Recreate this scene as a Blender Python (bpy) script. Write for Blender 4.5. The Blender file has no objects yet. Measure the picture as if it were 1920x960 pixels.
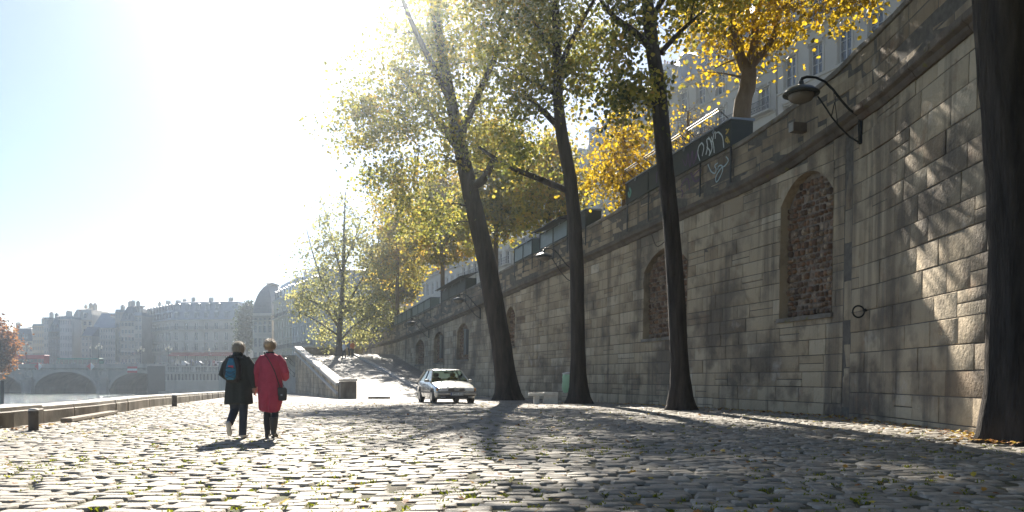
import bpy, math, random
import numpy as np
from mathutils import Vector, Matrix, noise as mnoise
random.seed(7)
R = random.Random(11)
sc = bpy.context.scene
COL = sc.collection
F, HZ = 1500.0, 710.0          # focal length and horizon in photo pixels (used once, to survey real positions)
rad = math.radians

# ---------------------------------------------------------------- survey helpers
def gz(d):
    t = max(0.0, d - 26.0)
    return -0.01 * t if t > 3 else -0.01 * t * t / 6.0 - (0.0)
def gzv(d):
    t = np.maximum(0, d - 26.0)
    return np.where(t > 3, -0.01 * t + 0.0, -0.01 * t * t / 6.0)
def gz(d):
    t = max(0.0, d - 26.0)
    return (-0.01 * (t - 1.5)) if t > 3 else -0.01 * t * t / 6.0
def gzv(d):
    t = np.maximum(0, d - 26.0)
    return np.where(t > 3, -0.01 * (t - 1.5), -0.01 * t * t / 6.0)
def PX(px, d): return (px - 960.0) / F * d
def PZ(py, d): return 1.0 + (HZ - py) * d / F
def P(px, py, d): return Vector((PX(px, d), d, PZ(py, d)))

# ---------------------------------------------------------------- mesh builder
class MB:
    def __init__(s):
        s.v = []; s.f = []; s.t = []
    def add(s, vs, fs, tint=0.5):
        o = len(s.v); s.v.extend([tuple(v) for v in vs])
        for f in fs: s.f.append(tuple(i + o for i in f)); s.t.append(tint)
    def box(s, c, size, rz=0, tint=0.5, bev=0.0, M=None):
        hx, hy, hz = size[0] / 2, size[1] / 2, size[2] / 2
        cz, sz = math.cos(rz), math.sin(rz)
        def tr(x, y, z):
            if M is not None: return M @ Vector((c[0] + x, c[1] + y, c[2] + z))
            return (c[0] + x * cz - y * sz, c[1] + x * sz + y * cz, c[2] + z)
        if bev <= 0:
            vs = [tr(x, y, z) for z in (-hz, hz) for y in (-hy, hy) for x in (-hx, hx)]
            s.add(vs, [(0, 2, 3, 1), (4, 5, 7, 6), (0, 1, 5, 4), (2, 6, 7, 3), (0, 4, 6, 2), (1, 3, 7, 5)], tint)
        else:
            b = bev; vs = []
            rings = [(-hz, b), (-hz + b, 0), (hz - b, 0), (hz, b)]
            for z, i in rings:
                X, Y = hx - i, hy - i
                for (x, y) in ((-X + b, -Y), (X - b, -Y), (X, -Y + b), (X, Y - b), (X - b, Y), (-X + b, Y), (-X, Y - b), (-X, -Y + b)):
                    vs.append(tr(x, y, z))
            fs = []
            for k in range(3):
                for i in range(8):
                    j = (i + 1) % 8; fs.append((k * 8 + i, k * 8 + j, k * 8 + 8 + j, k * 8 + 8 + i))
            fs.append(tuple(range(7, -1, -1))); fs.append(tuple(range(24, 32)))
            s.add(vs, fs, tint)
    def tube(s, pts, rs, n=8, caps=True, tint=0.5, flat=None):
        pts = [Vector(p) for p in pts]
        if not hasattr(rs, '__len__'): rs = [rs] * len(pts)
        ref = None; vs = []
        for i, p in enumerate(pts):
            a = pts[max(0, i - 1)]; b = pts[min(len(pts) - 1, i + 1)]
            d = (b - a); d = d.normalized() if d.length > 1e-9 else Vector((0, 0, 1))
            if ref is None:
                ref = Vector((1, 0, 0)) if abs(d.x) < .8 else Vector((0, 1, 0))
            u = ref - d * ref.dot(d)
            if u.length < 1e-6: u = d.orthogonal()
            u.normalize(); w = d.cross(u); ref = u
            r = rs[i]; r1, r2 = (r if hasattr(r, '__len__') else (r, r))
            for k in range(n):
                a_ = 2 * math.pi * k / n
                vs.append(p + u * (math.cos(a_) * r1) + w * (math.sin(a_) * r2))
        fs = []
        for i in range(len(pts) - 1):
            for k in range(n):
                j = (k + 1) % n
                fs.append((i * n + k, i * n + j, (i + 1) * n + j, (i + 1) * n + k))
        if caps:
            fs.append(tuple(range(n - 1, -1, -1))); fs.append(tuple(range((len(pts) - 1) * n, len(pts) * n)))
        s.add(vs, fs, tint)
    def loft(s, rings, caps=True, tint=0.5, closed=True):
        n = len(rings[0]); vs = [v for r in rings for v in r]; fs = []
        for i in range(len(rings) - 1):
            for k in range(n if closed else n - 1):
                j = (k + 1) % n
                fs.append((i * n + k, i * n + j, (i + 1) * n + j, (i + 1) * n + k))
        if caps and closed:
            fs.append(tuple(range(n - 1, -1, -1))); fs.append(tuple(range((len(rings) - 1) * n, len(rings) * n)))
        s.add(vs, fs, tint)
    def ell(s, c, r, nu=12, nv=8, M=None, tint=0.5, zlo=-1.0, zhi=1.0):
        rings = []
        for i in range(nv + 1):
            z = zlo + (zhi - zlo) * i / nv
            ph = math.asin(max(-1, min(1, z))) if (zlo != -1 or zhi != 1) else -math.pi / 2 + math.pi * i / nv
            cr = max(0.02, math.cos(ph)); zz = math.sin(ph)
            ring = []
            for k in range(nu):
                a = 2 * math.pi * k / nu
                p = Vector((r[0] * cr * math.cos(a), r[1] * cr * math.sin(a), r[2] * zz))
                if M is not None: p = M @ p
                ring.append(Vector(c) + p)
            rings.append(ring)
        s.loft(rings, tint=tint)
    def lathe(s, c, prof, n=20, tint=0.5):
        s.loft([[Vector((c[0] + r * math.cos(2 * math.pi * k / n), c[1] + r * math.sin(2 * math.pi * k / n), c[2] + z)) for k in range(n)] for r, z in prof], tint=tint)
    def mesh(s, name, mat, smooth=False):
        m = bpy.data.meshes.new(name)
        m.from_pydata(s.v, [], s.f)
        if s.f:
            at = m.attributes.new('tint', 'FLOAT', 'FACE'); at.data.foreach_set('value', s.t)
        if mat is not None: m.materials.append(mat)
        if smooth: m.polygons.foreach_set('use_smooth', [True] * len(m.polygons))
        m.update(); return m
    def build(s, name, mat, parent=None, smooth=False, angle=None):
        o = bpy.data.objects.new(name, s.mesh(name, mat, smooth)); COL.objects.link(o)
        if parent is not None: o.parent = parent
        if angle: smooth_angle(o.data, angle)
        return o

def smooth_angle(me, deg):
    me.polygons.foreach_set('use_smooth', [True] * len(me.polygons))
    import bmesh
    bm = bmesh.new(); bm.from_mesh(me)
    c = math.cos(rad(deg))
    for e in bm.edges:
        if len(e.link_faces) == 2:
            e.smooth = e.link_faces[0].normal.dot(e.link_faces[1].normal) > c
    bm.to_mesh(me); bm.free()

def tag(o, label=None, cat=None, group=None, kind=None):
    if label: o['label'] = label
    if cat: o['category'] = cat
    if group: o['group'] = group
    if kind: o['kind'] = kind
    return o
def empty(name, loc=(0, 0, 0), rz=0, label=None, cat=None, group=None, kind=None):
    o = bpy.data.objects.new(name, None); COL.objects.link(o)
    o.location = loc; o.rotation_euler = (0, 0, rz); o.empty_display_size = .2
    return tag(o, label, cat, group, kind)
def inst(src, parent, name=None, loc=None, mtx=None):
    o = src.copy() if isinstance(src, bpy.types.Object) else bpy.data.objects.new(name, src)
    COL.objects.link(o); o.parent = parent
    if mtx is not None: o.matrix_basis = mtx
    elif loc is not None: o.location = loc
    return o
def copy_tree(o, parent=None):
    c = o.copy(); COL.objects.link(c); c.parent = parent
    for ch in [x for x in bpy.data.objects if x.parent == o]: copy_tree(ch, c)
    return c
def fast_mesh(name, V, Fq, mat, tint=None, smooth=False, parent=None):
    """V (N,3), Fq (M,k) index array -> object."""
    m = bpy.data.meshes.new(name); k = Fq.shape[1]
    m.vertices.add(len(V)); m.vertices.foreach_set('co', V.astype(np.float32).ravel())
    m.loops.add(Fq.size); m.loops.foreach_set('vertex_index', Fq.astype(np.int32).ravel())
    m.polygons.add(len(Fq)); m.polygons.foreach_set('loop_start', np.arange(0, Fq.size, k, dtype=np.int32))
    if tint is not None:
        a = m.attributes.new('tint', 'FLOAT', 'FACE'); a.data.foreach_set('value', tint.astype(np.float32))
    m.materials.append(mat)
    m.update(calc_edges=True)
    m.polygons.foreach_set('use_smooth', np.full(len(Fq), smooth))
    o = bpy.data.objects.new(name, m); COL.objects.link(o)
    if parent is not None: o.parent = parent
    return o

# ---------------------------------------------------------------- materials
MATS = {}
def srgb(h):
    h = h.lstrip('#'); c = [int(h[i:i + 2], 16) / 255 for i in (0, 2, 4)]
    return tuple(((x / 12.92) if x <= .04045 else ((x + .055) / 1.055) ** 2.4) for x in c) + (1,)
def pmat(name, col, rough=.7, col2=None, nscale=4.0, bump=0.0, bscale=30.0, metal=0.0, tint=None, stretch=None,
         spec=.5, stain=None, stain_scale=.6, streak=None, transl=0.0, detail=6.0, alpha=None, ior=None, coat=0.0):
    """noise-mottled Principled material; tint=(c0,c1,..) ramps the per-face 'tint' attribute."""
    if name in MATS: return MATS[name]
    m = bpy.data.materials.new(name); m.use_nodes = True; nt = m.node_tree; N = nt.nodes; L = nt.links
    b = N['Principled BSDF']; out = N['Material Output']
    b.inputs['Roughness'].default_value = rough; b.inputs['Metallic'].default_value = metal
    b.inputs['Specular IOR Level'].default_value = spec
    if coat: b.inputs['Coat Weight'].default_value = coat; b.inputs['Coat Roughness'].default_value = .08
    tc = N.new('ShaderNodeTexCoord'); co = tc.outputs['Object']
    if stretch:
        mp = N.new('ShaderNodeMapping'); mp.inputs['Scale'].default_value = stretch
        L.new(co, mp.inputs['Vector']); cs = mp.outputs['Vector']
    else: cs = co
    def rgb(c): return c if len(c) == 4 else tuple(c) + (1,)
    def mix(kind, fac, a, b_):
        x = N.new('ShaderNodeMix'); x.data_type = 'RGBA'; x.blend_type = kind
        if isinstance(fac, (int, float)): x.inputs[0].default_value = fac
        else: L.new(fac, x.inputs[0])
        for sck, val in ((x.inputs[6], a), (x.inputs[7], b_)):
            if isinstance(val, tuple): sck.default_value = rgb(val)
            else: L.new(val, sck)
        return x.outputs[2]
    def nz(scale, det=6.0, vec=None, rough_=.6):
        n = N.new('ShaderNodeTexNoise'); n.inputs['Scale'].default_value = scale; n.inputs['Detail'].default_value = det
        n.inputs['Roughness'].default_value = rough_
        L.new(vec if vec is not None else cs, n.inputs['Vector']); return n.outputs['Fac']
    def ramp(fac, stops):
        r = N.new('ShaderNodeValToRGB'); e = r.color_ramp.elements
        while len(e) < len(stops): e.new(.5)
        for i, (p_, c_) in enumerate(stops): e[i].position = p_; e[i].color = rgb(c_)
        L.new(fac, r.inputs[0]); return r.outputs[0]
    if tint:
        at = N.new('ShaderNodeAttribute'); at.attribute_name = 'tint'
        n_ = len(tint); base = ramp(at.outputs['Fac'], [(i / max(1, n_ - 1), c) for i, c in enumerate(tint)])
    else: base = rgb(col)
    if col2 is not None:
        f = ramp(nz(nscale, detail), [(.35, (0, 0, 0, 1)), (.68, (1, 1, 1, 1))])
        base = mix('MIX', f, base, rgb(col2))
    if stain:
        for (c_, sc_, lo, hi, amt) in stain:
            f = ramp(nz(sc_, 5.0, co), [(lo, (0, 0, 0, 1)), (hi, (amt, amt, amt, 1))])
            base = mix('MIX', f, base, rgb(c_))
    if streak:
        for (c_, sv, lo, hi, amt) in streak:
            mp = N.new('ShaderNodeMapping'); mp.inputs['Scale'].default_value = sv; L.new(co, mp.inputs['Vector'])
            f = ramp(nz(1.0, 4.0, mp.outputs['Vector']), [(lo, (0, 0, 0, 1)), (hi, (amt, amt, amt, 1))])
            base = mix('MIX', f, base, rgb(c_))
    if isinstance(base, tuple): b.inputs['Base Color'].default_value = base
    else: L.new(base, b.inputs['Base Color'])
    if bump:
        bp = N.new('ShaderNodeBump'); bp.inputs['Strength'].default_value = 1.0; bp.inputs['Distance'].default_value = bump
        L.new(nz(bscale, 8.0), bp.inputs['Height']); L.new(bp.outputs[0], b.inputs['Normal'])
    if transl:
        tr = N.new('ShaderNodeBsdfTranslucent'); ms = N.new('ShaderNodeMixShader'); ms.inputs[0].default_value = transl
        br = N.new('ShaderNodeBrightContrast')
        if isinstance(base, tuple): tr.inputs['Color'].default_value = base
        else: L.new(base, tr.inputs['Color'])
        N.remove(br)
        L.new(b.outputs[0], ms.inputs[1]); L.new(tr.outputs[0], ms.inputs[2]); L.new(ms.outputs[0], out.inputs['Surface'])
    MATS[name] = m; return m

M_stone = pmat('wall_ashlar', (.3, .27, .22), .86, tint=((.21, .145, .09), (.36, .28, .185), (.46, .37, .25), (.52, .43, .30), (.64, .56, .43)),
               stain=[((.10, .085, .07), .32, .5, .62, .72), ((.13, .105, .08), 1.3, .53, .66, .5), ((.26, .14, .075), 1.7, .6, .72, .45), ((.62, .57, .5), .8, .63, .72, .4)],
               streak=[((.09, .07, .055), (1.1, 1.1, .07), .54, .66, .6), ((.08, .07, .06), (2.6, 2.6, .12), .54, .7, .55), ((.50, .46, .40), (3.5, 3.5, .2), .62, .75, .25)], bump=.035, bscale=11)
M_mortar = pmat('mortar', (.10, .09, .075), .95, col2=(.17, .15, .125), nscale=6, bump=.01)
M_cornice = pmat('cornice_stone', (.17, .14, .11), .9, col2=(.08, .065, .05), nscale=1.6,
                 stain=[((.17, .15, .02), 3.0, .62, .7, .6), ((.16, .08, .045), .9, .55, .75, .5)], bump=.02, bscale=12)
M_coping = pmat('coping_stone', (.26, .235, .2), .9, col2=(.12, .1, .08), nscale=2.0,
                stain=[((.2, .17, .03), 4.0, .58, .68, .7)], bump=.02, bscale=12)
M_rubble = pmat('rubble_stone', (.2, .13, .1), .85, tint=((.08, .05, .035), (.24, .125, .07), (.38, .22, .12), (.3, .22, .16), (.54, .41, .28)),
                col2=(.11, .08, .055), nscale=9, bump=.03, bscale=14)
M_rubmort = pmat('rubble_mortar', (.34, .28, .22), .95, col2=(.12, .09, .07), nscale=3, bump=.02)
M_cobble = pmat('granite_setts', (.3, .28, .25), .72, tint=((.19, .165, .13), (.29, .26, .21), (.37, .335, .28), (.46, .42, .355)),
                col2=(.25, .235, .205), nscale=9, stain=[((.17, .15, .12), .22, .5, .72, .5)], bump=.012, bscale=28, spec=.35)
M_soil = pmat('joint_soil', (.09, .075, .055), .95, col2=(.09, .10, .04), nscale=2.5, bump=.02)
M_kerb = pmat('kerb_granite', (.36, .33, .28), .7, tint=((.16, .13, .1), (.24, .2, .155), (.42, .38, .32)), col2=(.22, .2, .17), nscale=2.5, bump=.01, bscale=25,
              streak=[((.06, .045, .03), (1.2, 1.2, .6), .38, .6, .85)])
M_kerbtop = pmat('pale_kerb', (.45, .43, .39), .65, col2=(.32, .3, .27), nscale=3, bump=.006)
M_bark = pmat('bark', (.075, .06, .048), .95, col2=(.025, .02, .016), nscale=5, stretch=(1, 1, .14), bump=.14, bscale=6)
M_bark_plane = pmat('plane_bark', (.22, .16, .10), .9, col2=(.11, .075, .045), nscale=3, stretch=(1, 1, .4), bump=.02, bscale=8)
M_bark_far = pmat('far_bark', (.12, .1, .08), .95, col2=(.07, .055, .045), nscale=5, stretch=(1, 1, .25), bump=.02, bscale=6)
def leafmat(name, tint, t=.55): return pmat(name, tint[0], .5, tint=tint, transl=t, spec=.35)
M_leaf_gold = leafmat('leaf_gold', ((.12, .11, .02), (.3, .22, .02), (.54, .37, .02), (.70, .52, .035), (.70, .38, .02)), .64)
M_leaf_green = leafmat('leaf_green', ((.09, .12, .03), (.18, .2, .045), (.30, .30, .06), (.48, .40, .07), (.5, .32, .07)), .66)
M_leaf_olive = leafmat('leaf_olive', ((.09, .11, .03), (.18, .19, .045), (.33, .31, .06), (.52, .40, .06), (.52, .31, .06)), .66)
M_leaf_pale = leafmat('leaf_pale', ((.14, .17, .07), (.23, .25, .10), (.34, .34, .13), (.44, .42, .15), (.5, .42, .14)), .66)
M_leaf_rust = leafmat('leaf_rust', ((.12, .05, .02), (.25, .1, .03), (.36, .16, .05), (.42, .24, .08)), .5)
M_leaf_far = leafmat('leaf_far', ((.03, .045, .015), (.05, .07, .02), (.08, .1, .03)), .4)
M_iron = pmat('black_iron', (.018, .02, .02), .45, metal=.3, bump=.002)
M_lampglass = pmat('lamp_glass', (.22, .19, .15), .25, spec=.7, transl=.25)
M_whiteen = pmat('pale_metal', (.65, .65, .62), .5)
M_boxgreen = pmat('stall_green', (.03, .036, .03), .6, col2=(.05, .055, .045), nscale=1.2, spec=.35, bump=.002, bscale=10)
M_boxpale = pmat('stall_panel', (.16, .2, .18), .45, col2=(.12, .15, .14), nscale=2)
M_zinc = pmat('zinc', (.27, .3, .33), .42, col2=(.2, .22, .25), nscale=1.2, metal=.25)
M_slate = pmat('slate', (.13, .145, .165), .55, col2=(.09, .1, .115), nscale=2.0, bump=.01)
M_glass = pmat('window_glass', (.05, .065, .08), .07, spec=.8)
M_winframe = pmat('window_frame', (.5, .5, .48), .6)
M_rail = pmat('balcony_iron', (.02, .024, .03), .5)
M_limestone = []
for i, (c, c2) in enumerate([((.52, .48, .41), (.43, .39, .33)), ((.46, .43, .37), (.36, .33, .28)), ((.58, .55, .49), (.48, .46, .41)),
                             ((.3, .285, .26), (.23, .215, .195)), ((.55, .54, .51), (.47, .46, .43)), ((.58, .52, .42), (.47, .42, .33))]):
    M_limestone.append(pmat('limestone_%s' % 'abcdef'[i], c, .85, col2=c2, nscale=.35, streak=[(tuple(x * .45 for x in c), (.6, .6, .08), .55, .75, .5)], bump=.01))
M_bridge = pmat('bridge_stone', (.42, .39, .34), .85, col2=(.3, .28, .25), nscale=.5, bump=.03, bscale=3,
                streak=[((.1, .095, .09), (.5, .5, .08), .52, .7, .6)])
M_street = pmat('asphalt', (.055, .055, .055), .85, col2=(.07, .07, .068), nscale=2)
M_terracotta = pmat('chimney_pot', (.34, .2, .14), .8)

# ---------------------------------------------------------------- wall plan
_pts = []
def _xw(d):
    if d <= 19.6: return 8.80
    return None
ctrl = [(-12, 7.2), (0, 7.8), (10, 8.3), (14.7, 8.56), (19.5, 8.84), (21.1, 8.76), (23.0, 8.28), (26, 7.40), (32, 5.63), (38.4, 3.72), (47, .70), (60, -3.95), (75, -9.4), (100, -18.4), (135, -31.0)]
cd = np.array([c[0] for c in ctrl], float); cx = np.array([c[1] for c in ctrl], float)
DD = np.linspace(-12, 135, 3000)
XX = np.interp(DD, cd, cx)
ker = np.ones(31) / 31
XX2 = np.convolve(np.pad(XX, 15, mode='edge'), ker, mode='valid'); XX = XX2
SS = np.concatenate([[0], np.cumsum(np.hypot(np.diff(DD), np.diff(XX)))])
def Wd(d): return float(np.interp(d, DD, XX))
def S_of_d(d): return float(np.interp(d, DD, SS))
def d_of_s(s): return float(np.interp(s, SS, DD))
def wpt(s, off=0.0, z=0.0):
    """point on the wall face; off > 0 is out of the face (towards the river)"""
    d = d_of_s(s); x = Wd(d)
    e = .25; dx = (np.interp(d + e, DD, XX) - np.interp(d - e, DD, XX)) / (2 * e)
    l = math.hypot(1, dx); n = (-1 / l, dx / l)
    off = off - .018 * z
    return Vector((x + n[0] * off, d + n[1] * off, z))
def wdir(s):
    a = wpt(s - .2); b = wpt(s + .2); v = (b - a); v.z = 0; return v.normalized()
def wnorm(s):
    t = wdir(s); return Vector((-t.y, t.x, 0)) 
def s_px(px):
    # first wall point seen at photo column px
    best = None
    f = XX - (px - 960) / F * DD
    m = DD > 5
    idx = np.where(m[:-1] & (f[:-1] * f[1:] <= 0))[0]
    return float(SS[idx[0]]) if len(idx) else None
def czf(d): return float(np.interp(d, [15, 20.5, 22, 24, 26, 29.8, 38.4, 47.8, 55.4, 72.4, 82.4, 101, 135], [7.55, 7.6, 7.45, 7.15, 7.03, 6.95, 6.7, 6.3, 5.85, 5.05, 4.7, 4.6, 4.6]))
def ptf(d): return float(np.interp(d, [15, 20.5, 22, 24, 26, 29.8, 38.4, 47.8, 55.4, 72.4, 82.4, 101, 135], [9.6, 9.6, 9.3, 9.0, 8.8, 8.72, 8.45, 8.1, 7.7, 6.9, 6.5, 6.2, 6.1]))
CORN = .36

# ramp description
RL0, RL1 = Vector((-10.0, 48.3, 0)), Vector((-22.5, 85.0, 0))
RR0, RR1 = Vector((-4.7, 47.6, 0)), Vector((-16.6, 83.5, 0))
def rampz(d): 
    if d < 48.3: return gz(d)
    return gz(48.3) + .1 * (min(d, 85.0) - 48.3)

# openings (niches) : px left, px right, y sill, y spring, y crown
niches_px = [(1457, 1556, 592, 372, 322), (1203, 1284, 632, 500, 465), (946, 963, 650, 592, 575), (855, 877, 674, 622, 606), (812, 830, 680, 634, 622), (778, 794, 683, 648, 637)]
niches = []
for (a, b, ys, yp, yt) in niches_px:
    s1, s0 = s_px(a), s_px(b)
    dm = d_of_s((s0 + s1) / 2)
    niches.append((s0, s1, PZ(ys, dm), PZ(yp, dm), PZ(yt, dm)))

def build_wall():
    root = empty('quay_wall', wpt(S_of_d(22)), label='tall weathered ashlar embankment wall with blind arched niches along the quay', cat='wall', kind='thing')
    inv = -root.location
    def Q(s, off, z): return wpt(s, off, z) + inv
    blocks = MB(); rr = random.Random(3)
    def block(s0, s1, z0, z1, zt_fn=None, tint=.5, off=0.0):
        if s1 - s0 < .05 or z1 - z0 < .04: return
        ns = max(1, int((s1 - s0) / 1.5))
        g = .011; b = .014
        def ztop(s): return z1
        o = [(s0 + g, z0 + g), (s1 - g, z0 + g), (s1 - g, z1 - g), (s0 + g, z1 - g)]
        i_ = [(s0 + g + b, z0 + g + b), (s1 - g - b, z0 + g + b), (s1 - g - b, z1 - g - b), (s0 + g + b, z1 - g - b)]
        j = lambda: rr.uniform(-.005, .005)
        A = [Q(s, -.05, z) for s, z in o]
        B = [Q(s + j() * 1.6, off + rr.uniform(-.006, .006), z + j() * 1.6) for s, z in i_]
        Bm = [Q(s, off - .008, z) for s, z in o]
        blocks.add(A + Bm + B, [(0, 1, 5, 4), (1, 2, 6, 5), (2, 3, 7, 6), (3, 0, 4, 7), (4, 5, 9, 8), (5, 6, 10, 9), (6, 7, 11, 10), (7, 4, 8, 11), (8, 9, 10, 11)], tint)
    def put(s0, s1, z0, z1, tint, off):
        for (a, b, zs, zp, zt) in niches:
            if s1 > a and s0 < b and z1 > zs and z0 < zt:
                if s0 < a: put(s0, a, z0, z1, tint, off)
                if s1 > b: put(b, s1, z0, z1, tint, off)
                m0, m1 = max(s0, a), min(s1, b)
                if z0 < zs: put(m0, m1, z0, zs, tint, off)
                if z1 > zt: put(m0, m1, zt, z1, tint, off)
                return
        block(s0, s1, z0, z1, None, tint, off)
    def region(sa, sb, hs, lens, seed, ztopf, zbase=-1.0, pale=0):
        q = random.Random(seed); z = zbase
        while z < 10:
            h = q.uniform(*hs); s = sa - q.uniform(0, .5)
            zn = z + h
            while s < sb:
                l = q.uniform(*lens) * (1.5 if q.random() < .2 else 1)
                e = s + l
                if sb - e < .25: e = sb
                a0 = max(s, sa); top = ztopf(d_of_s((a0 + e) / 2))
                if z < top:
                    t = min(1, max(0, q.gauss(.52, .13) + (.22 if q.random() < .06 else 0) - (.16 if q.random() < .07 else 0)))
                    zz = min(zn, top)
                    if top - zn < .12: zz = top
                    of = q.uniform(-.012, .008) - (.006 if q.random() < .05 else 0)
                    if q.random() < .12:   # a taller stone split in two
                        zm = (z + zz) / 2; put(a0, e, z, zm, t, of); put(a0, e, zm, zz, min(1, t + q.uniform(-.2, .2)), of)
                    else: put(a0, e, z, zz, t, of)
                s = e
            z = zn
    sj = S_of_d(21.0)
    region(S_of_d(-8), sj - .18, (.5, .62), (.8, 1.35), 5, czf)
    region(sj + .18, S_of_d(128), (.40, .50), (.7, 1.25), 9, czf)
    # plastered repair strip between the two masonries
    z = -1.0; q = random.Random(4)
    while z < czf(21):
        h = q.uniform(.5, 1.1); block(sj - .18, sj + .18, z, min(z + h, czf(21)), None, q.uniform(.25, .6), q.uniform(-.03, -.01)); z += h
    # parapet blocks
    q = random.Random(8)
    for k in range(4):
        s = S_of_d(-8)
        while s < S_of_d(128):
            e = s + q.uniform(.9, 1.7); d = d_of_s((s + e) / 2); zb = czf(d) + CORN; zt = ptf(d) - .16; h = (zt - zb) / 4
            block(s, e, zb + h * k, zb + h * (k + 1), None, min(1, max(0, q.gauss(.3, .08))), q.uniform(-.008, .008) - .02); s = e
    blocks.build('masonry', M_stone, root, angle=40)
    # mortar backing + top + back
    bk = MB(); sN = np.arange(S_of_d(-8), S_of_d(130), .5)
    def inn(s):
        for (a, b, zs, zp, zt) in niches:
            if a < s < b: return (zs, zt)
    cuts = sorted(set(list(sN) + [v for n_ in niches for v in (n_[0], n_[1])]))
    for a, b in zip(cuts[:-1], cuts[1:]):
        d = d_of_s((a + b) / 2); zt = ptf(d) - .16; o_ = inn((a + b) / 2)
        segs = [(-1.0, zt)] if not o_ else [(-1.0, o_[0]), (o_[1], zt)]
        for z0, z1 in segs:
            bk.add([Q(a, -.022, z0), Q(b, -.022, z0), Q(b, -.022, z1), Q(a, -.022, z1)], [(0, 1, 2, 3)])
        bk.add([Q(a, -.6, -1), Q(b, -.6, -1), Q(b, -.6, zt), Q(a, -.6, zt)], [(3, 2, 1, 0)])
    bk.build('mortar', M_mortar, root)
    # cornice moulding and coping, swept in short stones
    def sweep(prof, zf, name, mat, lens, dz=.0):
        mb = MB(); s = S_of_d(-8); q = random.Random(len(name))
        while s < S_of_d(128):
            e = s + q.uniform(*lens); g = .006; jz = q.uniform(-dz, dz); rings = []
            for ss in (s + g, (s + e) / 2, e - g):
                zb = zf(d_of_s(ss)); rings.append([Q(ss, o + q.uniform(-.006, .006), zb + zz + jz) for o, zz in prof])
            mb.loft(rings, tint=q.random()); s = e
        return mb.build(name, mat, root)
    sweep([(-.1, -.0), (.05, -.01), (.10, .05), (.13, .12), (.22, .17), (.24, .2), (.24, .33), (.2, CORN), (-.1, CORN)], czf, 'cornice', M_cornice, (1.0, 1.7), .006)
    sweep([(-.66, -.16), (.03, -.16), (.045, -.14), (.045, -.02), (.02, .0), (-.64, .0)], ptf, 'coping', M_coping, (1.2, 2.0), .006)
    # niches: reveals, arch stones, rubble filling, sill
    for ni, (a, b, zs, zp, zt) in enumerate(niches):
        nm = MB(); n_ = 14; dep = .34
        def arch(t): return zp + (zt - zp) * math.sqrt(max(0, 1 - (2 * t - 1) ** 2)) if False else zp + (zt - zp) * (1 - abs(2 * t - 1) ** 2.2)
        sv = [a + (b - a) * k / n_ for k in range(n_ + 1)]
        for k in range(n_):
            t0, t1 = k / n_, (k + 1) / n_; s0, s1 = sv[k], sv[k + 1]; A0, A1 = arch(t0), arch(t1)
            nm.add([Q(s0, 0, A0), Q(s1, 0, A1), Q(s1, 0, zt), Q(s0, 0, zt)], [(0, 1, 2, 3)], .5 + .12 * ((k * 7) % 3 - 1))
            nm.add([Q(s0, 0, A0), Q(s1, 0, A1), Q(s1, -dep, A1), Q(s0, -dep, A0)], [(3, 2, 1, 0)], .4)
        for s_, fl in ((a, 0), (b, 1)):
            nm.add([Q(s_, 0, zs), Q(s_, 0, zp), Q(s_, -dep, zp), Q(s_, -dep, zs)], [(0, 1, 2, 3) if fl else (3, 2, 1, 0)], .45)
        nm.build('arch_surround', M_stone, root)
        sl = MB(); sl.loft([[Q(s_, .07, zs - .13), Q(s_, .07, zs - .01), Q(s_, -dep, zs + .03), Q(s_, -dep, zs - .13)] for s_ in (a - .06, (a + b) / 2, b + .06)], tint=.5)
        sl.build('sill', M_coping, root)
        bm_ = MB(); bm_.add([Q(a, -dep + .03, zs), Q(b, -dep + .03, zs), Q(b, -dep + .03, zt), Q(a, -dep + .03, zt)], [(0, 1, 2, 3)])
        bm_.build('niche_mortar', M_rubmort, root)
        st = MB(); q = random.Random(40 + ni); z = zs + .02
        while z < zt:
            h = q.uniform(.13, .24); s = a + .02
            while s < b - .05:
                l = q.uniform(.12, .27); e = min(s + l, b - .01); t = ((s + e) / 2 - a) / (b - a)
                if z + h < arch(t) + .04:
                    cs_, cz_ = (s + e) / 2, z + h / 2 + q.uniform(-.015, .015); hw, hh = (e - s) / 2 - .012, h / 2 - .012
                    pr = q.uniform(.03, .13); ring0, ring1, ring2 = [], [], []
                    for k in range(9):
                        an = 2 * math.pi * k / 9 + q.uniform(-.12, .12); c_, s_ = math.cos(an), math.sin(an)
                        ex = (abs(c_) ** 4 + abs(s_) ** 4) ** -.25
                        u, w = c_ * ex * hw * q.uniform(.85, 1.05), s_ * ex * hh * q.uniform(.85, 1.05)
                        ring0.append(Q(cs_ + u, -dep + .02, cz_ + w)); ring1.append(Q(cs_ + u * .88, -dep + .03 + pr * .7, cz_ + w * .88)); ring2.append(Q(cs_ + u * .5, -dep + .03 + pr, cz_ + w * .5))
                    st.loft([ring0, ring1, ring2], tint=q.random())
                s = e
            z += h
        st.build('rubble_infill', M_rubble, root, angle=50)
    return root
wall = build_wall()
def exterior_dark():
    # dark barred hatches standing open inside two far niches
    for k, lab in ((3, 'dark panel added for the dark opening in the far arched niche beyond the leaning tree'), (4, 'dark panel added for the dark opening in the arched niche left of the larger one')):
        a, b, zs, zp, zt = niches[k]; c = a + (b - a) * .5
        mb = MB()
        r0 = [wpt(a + .05, -.18, zs + .35), wpt(c + .15, -.18, zs + .35), wpt(c + .15, -.18, zp + .25), wpt(a + .05, -.18, zp + .1)]
        r1 = [wpt(a + .05, -.12, zs + .35), wpt(c + .15, -.12, zs + .35), wpt(c + .15, -.12, zp + .25), wpt(a + .05, -.12, zp + .1)]
        mb.loft([r0, r1]); 
        for i in range(3):
            s_ = a + .2 + i * .35
            mb.tube([wpt(s_, -.1, zs + .35), wpt(s_, -.1, zp + .1)], .02, 5)
        tag(mb.build('niche_dark_panel', M_iron), lab, 'dark_panel')
exterior_dark()

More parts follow.
